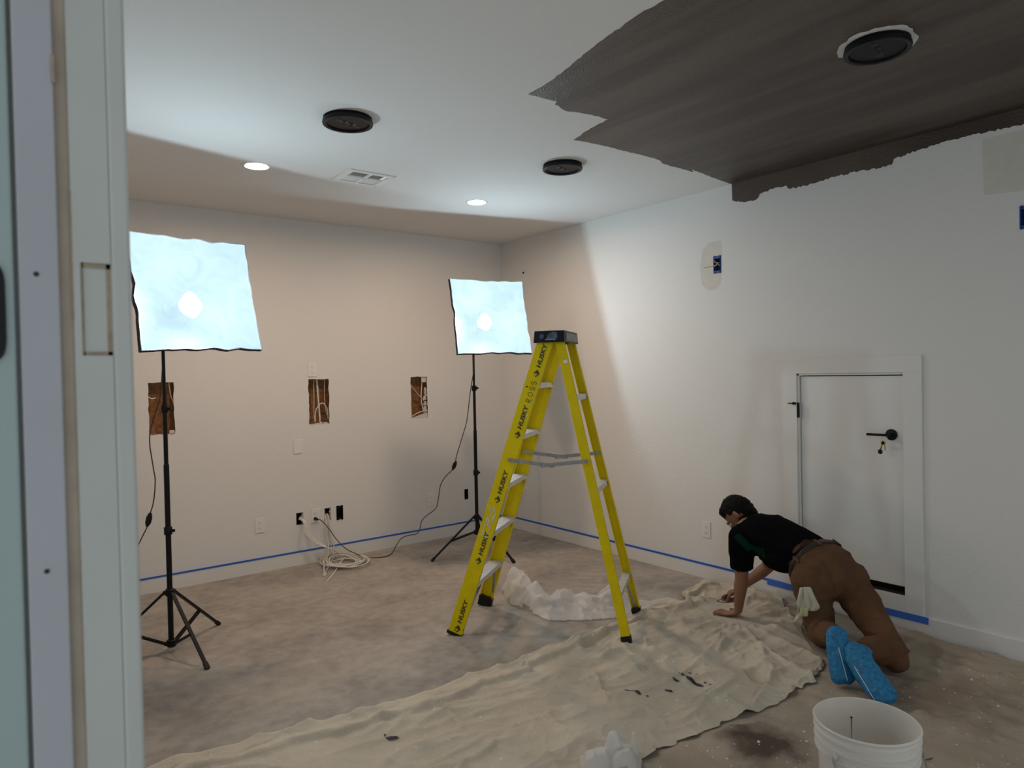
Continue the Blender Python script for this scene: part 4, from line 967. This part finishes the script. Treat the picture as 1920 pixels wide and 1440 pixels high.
# small white bag in the foreground
bo_ = [fl(*q) for q in ((1086, 1440), (1088, 1425), (1105, 1412), (1130, 1404), (1160, 1402), (1185, 1408), (1200, 1418), (1205, 1440), (1200, 1475), (1150, 1490), (1095, 1475))]
gb = [(fl(1152, 1436), .105, .034, .034), (fl(1120, 1446), .055, .06, .05), (fl(1190, 1426), .085, .012, .014), (fl(1170, 1446), .06, .05, .04)]
def hb_(x, y, d):
    z = 0
    for c, h_, a, b in gb: z = max(z, h_ * math.exp(-(((x - c.x) / a) ** 2 + ((y - c.y) / b) ** 2) ** 1.8 * .7))
    return .024 + min(1, d / .02) ** .6 * (z + max(0, ridge(x * 16, y * 16, 2)) ** 2 * .007)
heap('plastic_bag', bo_, hb_, M_bag, 'small crumpled white plastic bag on the pale cloth at the bottom edge', 'plastic bag', 80)

# ------------------------------------------------------------------ bucket
M_bucket = mat('bucket_plastic', (0.84, 0.83, 0.80), .4, var=(5, .02)); M_bucket2 = mat('bucket_film_inside', (0.78, 0.745, 0.69), .5, var=(7, .06))
bc_ = fl(1624, 1359, .392); bx_, by_ = bc_.x, bc_.y; z0b = .015
bk = thing('paint_bucket', 'white ribbed plastic five gallon bucket at the bottom right', 'bucket', (bx_, by_, z0b))
R1 = .161
prof = [(.0005, .006), (.138, .006), (.140, .012), (.150, .29), (.150, .296), (.161, .300), (.161, .306), (.152, .309), (.152, .326), (.163, .330), (.163, .336), (.154, .339), (.154, .356), (.164, .360), (.164, .366), (.157, .369), (.157, .380), (.164, .384), (.166, .390), (.163, .394), (.158, .393), (.156, .386), (.150, .34), (.136, .018), (.0005, .016)]
for mm_ in (M_bucket, M_bucket2):
    N_ = mm_.node_tree.nodes; L_n = mm_.node_tree.links; tl_ = N_.new('ShaderNodeBsdfTranslucent'); tl_.inputs[0].default_value = (.86, .84, .80, 1); mx_ = N_.new('ShaderNodeMixShader'); mx_.inputs[0].default_value = .38
    L_n.new(N_['Principled BSDF'].outputs[0], mx_.inputs[1]); L_n.new(tl_.outputs[0], mx_.inputs[2]); L_n.new(mx_.outputs[0], N_['Material Output'].inputs[0])
prof = [(a * .935, b_) for a, b_ in prof]
o = MB().lathe((bx_, by_, z0b), prof, 64); n_f = len(o.f); o.mi = [1 if (i // 64) >= 20 else 0 for i in range(n_f)]
autosmooth(o.out('bucket_body', [M_bucket, M_bucket2], bk), 50)
dv = Vector((bx_, by_, 0)).normalized(); lf = Vector((-dv.y, dv.x, 0))
def brim(ang, r, z): return Vector((bx_, by_, z0b + z)) + (-dv * math.cos(ang) + lf * math.sin(ang)) * r * .94
hpnts = [brim(.65, .160, .318), brim(.60, .172, .31), brim(.40, .182, .27), brim(.1, .188, .22), brim(-.5, .186, .215), brim(-1.2, .182, .25), brim(-2.0, .178, .30), brim(-2.49, .160, .318)]
MB().tube(spline(hpnts, 6), .0025, 8).out('wire_handle', M_steel, bk)
for a_ in (.65, -2.49): MB().lathe(brim(a_, .154, .318), [(.014, 0), (.014, .012)], 14, axis=(brim(a_, .2, .318) - brim(a_, .1, .318)).normalized()).out('handle_boss', M_bucket, bk)
far = dv
rs = [Vector((bx_, by_, z0b)) + far * .1515 + lf * .055 + Vector((0, 0, .345 - .012 * 0)), ]
ip = Vector((bx_, by_, z0b)); q0 = ip + (far * .95 + lf * .31).normalized() * .1400
MB().tube([q0 + Vector((0, 0, .33)) - far * .002, q0 * 1 + Vector((0, 0, .255)) - far * .008], [.0012, .0008], 6).ell(q0 + Vector((0, 0, .333)) - far * .004, (Vector((1, 0, 0)), Vector((0, 1, 0)), Vector((0, 0, 1))), (.004, .004, .003), 10, 6).out('paint_run', M_drip, bk)
th_ = [fl(1732, 1428, .014), fl(1738, 1424, .02), fl(1744, 1423, .016), fl(1750, 1421, .014)]
tag(MB().tube(spline(th_, 5), .0022, 6).out('thread_scrap', mat('teal_thread', (.02, .07, .08), .8)), 'short dark teal thread on the cloth right of the bucket', 'thread')

# ------------------------------------------------------------------ the kneeling man
PC = (3.66, 2.1, .012)
man = thing('person', 'person in black shirt, brown trousers and blue shoe covers kneeling on hands and knees', 'person', PC)
V = Vector
M_skin = mat('skin', (0.26, 0.12, 0.068), .55, bump=(120, .1), var=(14, .08))
M_shirt = mat('black_tshirt', (0.0035, 0.0035, 0.0050), .95, bump=(260, .2), spec=.04)
M_pants = mat('brown_canvas_trousers', (0.115, 0.058, 0.030), .9, bump=(320, .3), var=(9, .16), spec=.2)
M_hair = mat('black_hair', (0.004, 0.0035, 0.003), .75, bump=(150, .8), dist=.004, spec=.15)
M_belt = mat('dark_leather_belt', (0.022, 0.014, 0.012), .45, bump=(200, .3))
M_cover = mat('blue_shoe_cover', (0.010, 0.17, 0.37), .65, bump=(110, .9), var=(60, .35), dist=.006)
sideP = V((.91, -.40, .05)).normalized(); sideC = V((.995, .06, -.03)).normalized()
shL = V((3.575, 2.415, .505)); elL = V((3.60, 2.435, .275)); wrL = V((3.628, 2.478, .062))
shR = V((3.885, 2.445, .50)); elR = V((3.945, 2.47, .27)); wrR = V((3.885, 2.64, .105))
hipL = V((3.585, 1.985, .365)); knL = V((3.60, 1.955, .085)); anL = V((3.345, 1.745, .185))
hipR = V((3.775, 1.895, .355)); knR = V((3.605, 1.580, .092)); anR = V((3.375, 1.60, .155))
Fd = V((-.26, .40, -.88)).normalized(); Ud = V((-.05, .85, .52)); Ud = (Ud - Fd * Ud.dot(Fd)).normalized(); Sd = Fd.cross(Ud).normalized()   # Sd -> person's right or left
if Sd.x < 0: Sd = -Sd
HD = V((3.750, 2.548, .612))
def hp_(f, u, s): return HD + Fd * f + Ud * u + Sd * s
b = MB()
b.loft([(V((3.70, 2.06, .462)), .145, .095), (V((3.705, 2.2, .50)), .145, .100), (V((3.71, 2.33, .53)), .160, .105), (V((3.73, 2.42, .545)), .145, .085)], sideC)
b.loft([(V((3.70, 2.07, .46)), .145, .095), (V((3.69, 1.97, .42)), .155, .115), (V((3.685, 1.92, .39)), .14, .10)], sideP)
b.loft([(V((3.735, 2.42, .55)), .06, .06), (V((3.745, 2.47, .585)), .055, .055), (hp_(-.03, -.03, 0), .058, .06)], sideC)
for a_, e_, w_2, s_ in ((shL, elL, wrL, 1), (shR, elR, wrR, 1)):
    b.loft([(a_, .058, .055), (a_.lerp(e_, .5), .047, .046), (e_, .039, .038)], sideC, 16)
    d_ = (w_2 - e_).normalized()
    b.loft([(e_, .039, .038), (e_.lerp(w_2, .25), .042, .040), (e_.lerp(w_2, .65), .034, .030), (w_2, .029, .023)], sideC, 16)
for h_, k_, a_ in ((hipL, knL, anL), (hipR, knR, anR)):
    b.loft([(h_, .088, .088), (h_.lerp(k_, .5), .072, .072), (k_, .052, .052)], sideP, 16)
    b.loft([(k_, .052, .052), (k_.lerp(a_, .35), .052, .052), (a_, .036, .036)], sideP, 16)
# head: skull, jaw, nose, ears
b.ell(hp_(-.012, .012, 0), (Sd, Ud, Fd), (.074, .104, .092)); b.ell(hp_(.032, -.050, 0), (Sd, Ud, Fd), (.056, .064, .060)); b.ell(hp_(.062, -.085, 0), (Sd, Ud, Fd), (.028, .024, .028))
b.loft([(hp_(.082, .012, 0), .008, .008), (hp_(.100, -.022, 0), .011, .012), (hp_(.108, -.034, 0), .014, .010)], Sd, 12)
b.ell(hp_(.090, -.062, 0), (Sd, Ud, Fd), (.022, .008, .010))
b.ell(hp_(.080, .022, 0), (Sd, Ud, Fd), (.050, .008, .012))
for s_ in (-1, 1): b.ell(hp_(-.004, -.012, s_ * .076), (Sd, Ud, (Fd * .9 - Sd * s_ * .45).normalized()), (.008, .031, .019))
# left hand flat on the cloth
hdn = V((-.25, .965, -.06)).normalized(); hs_ = V((.965, .25, 0)).normalized(); UPV = V((0, 0, 1))
pal = wrL + hdn * .05 + V((0, 0, -.026))
b.loft([(wrL, .028, .022), (wrL + hdn * .02 + V((0, 0, -.018)), .033, .018), (pal, .041, .014), (pal + hdn * .035 + V((0, 0, -.004)), .041, .012)], hs_, 16)
for k, (o_, ln, spread) in enumerate(((-.031, .058, -.16), (-.011, .072, -.05), (.011, .076, .05), (.031, .068, .16))):
    r0 = pal + hdn * .035 + hs_ * o_ + V((0, 0, -.004)); dd_ = (hdn + hs_ * spread * .8).normalized()
    b.tube([r0, r0 + dd_ * ln * .45 + V((0, 0, .006)), r0 + dd_ * ln * .75 + V((0, 0, .001)), r0 + dd_ * ln + V((0, 0, -.006))], [.0088, .0086, .0078, .0062], 10)
r0 = wrL + hdn * .02 + hs_ * .028 + V((0, 0, -.024)); b.tube([r0, r0 + hs_ * .028 + hdn * .018, r0 + hs_ * .040 + hdn * .042, r0 + hs_ * .044 + hdn * .062], [.013, .0105, .0095, .007], 10)
# right hand curled round the tool handle
td = (fl(1340, 1129, .022) - V((3.862, 2.695, .052))).normalized(); hc = V((3.862, 2.69, .056)); fdir = (hc - wrR).normalized(); ts = fdir.cross(td).normalized()
if ts.z < 0: ts = -ts
b.loft([(wrR, .029, .022), (wrR.lerp(hc, .6), .036, .019), (hc + ts * .014, .038, .016)], td, 16)
for k in range(4):
    o_ = (-.027 + .018 * k); r0 = hc + ts * .016 + td * o_ + fdir * .018
    b.tube([r0, r0 + fdir * .026 - ts * .004, r0 + fdir * .030 - ts * .026, r0 + fdir * .012 - ts * .040, r0 - fdir * .006 - ts * .036], [.0088, .0086, .0082, .0076, .0065], 10)
r0 = wrR.lerp(hc, .5) + td * .030; b.tube([r0, r0 + td * .022 + fdir * .016 - ts * .012, r0 + td * .026 + fdir * .034 - ts * .026, r0 + td * .018 + fdir * .046 - ts * .036], [.012, .010, .0092, .007], 10)
remeshed('body', b, M_skin, man, .0050, 3)
# eyes
M_eye = mat('eye', (.5, .48, .45), .3); M_iris = mat('iris', (.01, .008, .006), .3)
for s_ in (-1, 1):
    e = MB().ell(hp_(.072, -.002, s_ * .032), (Sd, Ud, Fd), (.013, .009, .011), 14, 8); eo = mk('eye', e.v, e.f, M_eye, man, True)
    e = MB().ell(hp_(.081, -.003, s_ * .032), (Sd, Ud, Fd), (.006, .006, .004), 10, 6); mk('iris', e.v, e.f, M_iris, eo, True)
# hair cap
b = MB().ell(hp_(-.018, .018, 0), (Sd, Ud, Fd), (.084, .110, .095), 24, 16); b.ell(hp_(.030, .080, 0), (Sd, Ud, Fd), (.058, .040, .040)); b.ell(hp_(-.055, -.045, 0), (Sd, Ud, Fd), (.062, .050, .035))
for s_ in (-1, 1): b.ell(hp_(.020, .000, s_ * .072), (Sd, Ud, Fd), (.008, .028, .010))
def hclip(p):
    q = p - HD; f_, u_ = q.dot(Fd), q.dot(Ud); s_ = abs(q.dot(Sd))
    if f_ < -.03: return u_ > -.085
    if u_ > .045: return True
    return f_ < .022 and u_ > -.03 + max(0, f_) * 1.2 and not (f_ > -.02 and u_ < .012)
remeshed('hair', b, M_hair, man, .006, 3, wr=lambda p: .004 * n3(p.x * 60, p.y * 60, p.z * 60) + .003 * n3(p.x * 25, p.y * 25, p.z * 120), clip=hclip)
# t-shirt
WST = V((3.695, 2.050, .452)); WAX = V((-.26, -.88, -.40)).normalized()
b = MB()
b.loft([(V((3.69, 2.00, .445)), .160, .108), (V((3.695, 2.11, .478)), .163, .120), (V((3.70, 2.21, .505)), .168, .128), (V((3.715, 2.33, .530)), .182, .128), (V((3.73, 2.41, .548)), .165, .105), (V((3.742, 2.455, .572)), .090, .075)], sideC, 28)
b.loft([(shL + V((.015, -.005, .012)), .092, .088), (shL.lerp(elL, .25), .078, .074), (shL.lerp(elL, .66), .068, .068)], sideC, 20)
b.loft([(shR + V((-.02, 0, .015)), .088, .082), (shR.lerp(elR, .25), .076, .072), (shR.lerp(elR, .66), .064, .064)], sideC, 20)
b.ell((3.66, 2.17, .435), (V((1, 0, 0)), V((0, 1, 0)), V((0, 0, 1))), (.145, .15, .085))
b.ell((3.735, 2.44, .59), (V((1, 0, 0)), V((0, 1, 0)), V((0, 0, 1))), (.10, .07, .045))
axL = (elL - shL).normalized(); axR = (elR - shR).normalized()
def sclip(p):
    if (p - shL.lerp(elL, .73)).dot(axL) > 0 and (p - shL.lerp(elL, .73)).length < .14: return False
    if (p - shR.lerp(elR, .74)).dot(axR) > 0 and (p - shR.lerp(elR, .74)).length < .13: return False
    k = (p - WST).dot(WAX); lift = .012 + .022 * max(0, (p.z - .50) / .08) 
    if k > .012 - lift * (1 if p.z > .5 else 0): return False
    return (p - V((3.747, 2.495, .606))).dot(V((.02, .6, .55))) < 0.0
def swr(p): return .006 * n3(p.x * 9, p.y * 7, p.z * 9) + .005 * max(0, ridge(p.x * 6 + p.z * 9, p.y * 9 - p.z * 5, 1)) ** 3 - .002
sh_ = remeshed('tshirt', b, M_shirt, man, .007, 5, wr=swr, clip=sclip)
def solid(o, th):
    md = o.modifiers.new('thickness', 'SOLIDIFY'); md.thickness = th; md.offset = -1
solid(sh_, .003)
# green print on the near side of the shirt, pressed onto its surface
sv = [v.co + OFF[man.name] for v in sh_.data.vertices]; sbv = BVHTree.FromPolygons(sv, [tuple(p.vertices) for p in sh_.data.polygons])
M_green = mat('dark_green_print', (0.003, 0.026, 0.018), .9, spec=.04)
def onshirt(px_, py_):
    d = ray(px_, py_).normalized(); h = sbv.ray_cast(EYE, d); return (h[0] - d * .003) if h[0] else None
def printpoly(centre, half, n=26):
    """strip of print: centre line through pixels, half width in px, laid on the cloth"""
    vs = []; fs = []
    for i, (x, y) in enumerate(centre):
        for k in range(7):
            p = onshirt(x + half[i][0] * (k / 3 - 1), y + half[i][1] * (k / 3 - 1)); vs.append(p if p else V((0, 0, 0)))
    for i in range(len(centre) - 1):
        for k in range(6):
            q = (i * 7 + k, i * 7 + k + 1, (i + 1) * 7 + k + 1, (i + 1) * 7 + k)
            if all(vs[j].length > 1 for j in q) and max((vs[q[0]] - vs[j]).length for j in q) < .06: fs.append(q)
    used = sorted({i for f in fs for i in f}); mp = {i: k for k, i in enumerate(used)}
    if fs: mk('shirt_print', [vs[i] for i in used], [tuple(mp[i] for i in f) for f in fs], M_green, sh_, True)
def lin(a, b_, n): return [(a[0] + (b_[0] - a[0]) * i / n, a[1] + (b_[1] - a[1]) * i / n) for i in range(n + 1)]
cl = lin((1380, 1003), (1408, 1031), 8); printpoly(cl, [(5 + i * .2, -4) for i in range(9)])
cl = lin((1408, 1027), (1434, 1038), 8); printpoly(cl, [(2, 5 + i * .7) for i in range(9)])
# trousers
b = MB()
b.loft([(V((3.70, 2.080, .462)), .160, .110), (V((3.695, 2.02, .442)), .172, .125), (V((3.685, 1.96, .410)), .180, .135), (V((3.68, 1.92, .375)), .165, .125)], sideP, 28)
b.ell(hipL + V((.015, -.035, .012)), (sideP, V((0, 1, 0)), V((0, 0, 1))), (.102, .10, .10)); b.ell(hipR + V((-.02, -.02, .01)), (sideP, V((0, 1, 0)), V((0, 0, 1))), (.095, .095, .095))
for h_, k_, a_ in ((hipL, knL, anL), (hipR, knR, anR)):
    b.ell((3.535, 1.530, .080), (V((1, 0, 0)), V((0, 1, 0)), V((0, 0, 1))), (.062, .060, .060)) if h_ is hipR else None
    b.loft([(h_ + V((0, .01, .0)), .104, .108), (h_.lerp(k_, .35), .096, .098), (h_.lerp(k_, .7), .080, .082), (k_, .073, .073)], sideP, 24)
    b.loft([(k_, .073, .071), (k_.lerp(a_, .35), .076, .072), (k_.lerp(a_, .75), .066, .064), (a_, .054, .054)], sideP, 24)
def pwr(p):
    kn = min((p - knL).length, (p - knR).length); k = math.exp(-(kn / .16) ** 2)
    return .004 * n3(p.x * 10, p.y * 10, p.z * 10) + (.004 + .010 * k) * max(0, ridge(p.x * 5 + 1, p.y * 5, p.z * 16)) ** 3 - .003
def pclip(p): return (p - WST).dot(WAX) > -.018
pn = remeshed('trousers', b, M_pants, man, .007, 9, wr=pwr, clip=pclip)
# belt, loops
bv = BVHTree.FromPolygons([v.co + OFF[man.name] for v in pn.data.vertices], [tuple(p.vertices) for p in pn.data.polygons])
aX = (sideP - WAX * sideP.dot(WAX)).normalized(); aZ = WAX.cross(aX).normalized()
if aZ.z < 0: aZ = -aZ
def ringpt(a, off, push):
    c = WST + WAX * off; d = aX * math.cos(a) + aZ * math.sin(a); h = bv.ray_cast(c + d * .6, -d)
    r = (h[0] - c).dot(d) if h[0] else .15
    return c + d * (min(r, .2) + push)
vs = []; fs = []; nb_ = 72
rr_ = [[ringpt(2 * pi * k / nb_, o_, pu) for k in range(nb_)] for o_, pu in ((.006, .000), (.006, .007), (.040, .007), (.040, .000))]
for it in range(4):
    rr_ = [[(r[k - 1] + r[k] * 2 + r[(k + 1) % nb_]) / 4 for k in range(nb_)] for r in rr_]
for r in rr_: vs += r
for j in range(4):
    for k in range(nb_): fs.append((j * nb_ + k, j * nb_ + (k + 1) % nb_, ((j + 1) % 4) * nb_ + (k + 1) % nb_, ((j + 1) % 4) * nb_ + k))
belt = mk('belt', vs, fs, M_belt, man, True)
for a in (1.72, 2.85, .62, 3.6, 0.0):
    k = int(a / (2 * pi) * nb_) % nb_; p0 = rr_[1][k] - WAX * .010; p1 = rr_[2][k] + WAX * .014; d = (aX * math.cos(a) + aZ * math.sin(a)); s_ = WAX.cross(d)
    MB().bar(p0 + d * .003, p1 + d * .003, s_ * .008, d * .0025).out('belt_loop', M_pants, pn)
# seams: centre back seam
def on_p(px_, py_):
    d = ray(px_, py_).normalized(); h = bv.ray_cast(EYE, d); return h[0] - d * .001 if h[0] else None
pts = [on_p(x, y) for x, y in ((1540, 1052), (1548, 1066), (1557, 1082), (1563, 1098), (1568, 1115))]; pts = [p for p in pts if p]
if len(pts) > 2: MB().tube(spline(pts, 4), .0022, 6).out('seat_seam', M_pants, pn)
# shoe covers
def boot(name, pts, side, seampx, an):
    b = MB().loft(pts, side, 22); b.loft([(pts[0][0].lerp(pts[1][0], .6), .040, .040), (pts[1][0].lerp(an, .75), .036, .036)], side, 18)
    o = remeshed(name, b, M_cover, man, .006, 3, wr=lambda p: .0035 * n3(p.x * 35, p.y * 35, p.z * 35) + .003 * max(0, ridge(p.x * 12, p.y * 12, p.z * 20)) ** 3)
    bb_ = BVHTree.FromPolygons([v.co + OFF[man.name] for v in o.data.vertices], [tuple(p.vertices) for p in o.data.polygons]); q = []
    for x, y in seampx:
        d = ray(x, y).normalized(); h = bb_.ray_cast(EYE, d)
        if h[0]: q.append(h[0] - d * .001)
    if len(q) > 2: MB().tube(spline(q, 4), .0016, 6).out('white_seam', M_white, o)
boot('shoe_cover', [(V((3.270, 1.69, .230)), .046, .040), (V((3.255, 1.675, .18)), .053, .046), (V((3.236, 1.655, .11)), .056, .046), (V((3.212, 1.632, .058)), .055, .038)], V((.62, -.78, 0)), lin((1572, 1213), (1589, 1276), 8), anL)
boot('shoe_cover', [(V((3.262, 1.605, .178)), .048, .040), (V((3.250, 1.575, .150)), .058, .048), (V((3.215, 1.515, .105)), .058, .050), (V((3.185, 1.445, .060)), .058, .042), (V((3.178, 1.42, .05)), .052, .036)], V((.75, -.5, .4)), lin((1602, 1250), (1643, 1318), 8), anR)

# tool in his right hand
tl = thing('putty_knife', 'small flat bladed hand tool held in the right hand near the wall', 'hand tool', (hc.x, hc.y, .02))
autosmooth(MB().loft([(hc - td * .05, .010, .008), (hc, .012, .010), (hc + td * .045, .009, .007)], ts, 14).out('handle', M_blackp, tl))
q = hc + td * .045; MB().bar(q, q + td * .075, fdir * .012, ts * .0008).out('blade', M_steel, tl)
# gloves hanging from the back pocket
M_glove = mat('cream_glove', (0.56, 0.53, 0.42), .9, bump=(150, .4)); M_glove2 = mat('yellow_cuff', (0.55, 0.50, 0.27), .9, bump=(150, .4))
gt0 = on_p(1507, 1106) or V((3.6, 1.95, .38)); gdep = (gt0 - EYE).dot(FW)
gl_ = thing('work_gloves', 'cream work gloves hanging from the left trouser pocket', 'gloves', (gt0.x, gt0.y, gt0.z - .2))
def gpt(x, y, k=0): return dp(x, y, gdep - .035 - k)
def sheet(rows, m, nm, th=.006):
    nr = len(rows); nc = 9; vs = []; fs = []
    for i, ((x0, y0_), (x1, y1_), kk) in enumerate(rows):
        for j in range(nc):
            u = j / (nc - 1); vs.append(gpt(x0 + (x1 - x0) * u, y0_ + (y1_ - y0_) * u, kk + .010 * math.sin(u * 9 + i * .7) * min(1, i / 2)))
    for i in range(nr - 1):
        for j in range(nc - 1): fs.append((i * nc + j, i * nc + j + 1, (i + 1) * nc + j + 1, (i + 1) * nc + j))
    o = mk(nm, vs, fs, m, gl_, True); md = o.modifiers.new('t', 'SOLIDIFY'); md.thickness = th; sb_ = o.modifiers.new('s', 'SUBSURF'); sb_.levels = 1; sb_.render_levels = 1
sheet([((1499, 1101), (1517, 1100), .0), ((1497, 1112), (1519, 1110), .01), ((1494, 1124), (1516, 1125), .01), ((1492, 1131), (1515, 1140), .012), ((1497, 1140), (1514, 1150), .012), ((1492, 1155), (1503, 1160), .01), ((1487, 1165), (1493, 1168), .01)], M_glove, 'glove')
sheet([((1506, 1100), (1519, 1100), .008), ((1507, 1112), (1525, 1115), .018), ((1508, 1125), (1532, 1130), .018), ((1509, 1138), (1540, 1140), .016), ((1512, 1146), (1526, 1146), .014)], M_glove, 'glove')
sheet([((1500, 1138), (1514, 1138), .024), ((1500, 1147), (1515, 1147), .026), ((1500, 1157), (1514, 1156), .024)], M_glove2, 'glove_cuff', .004)
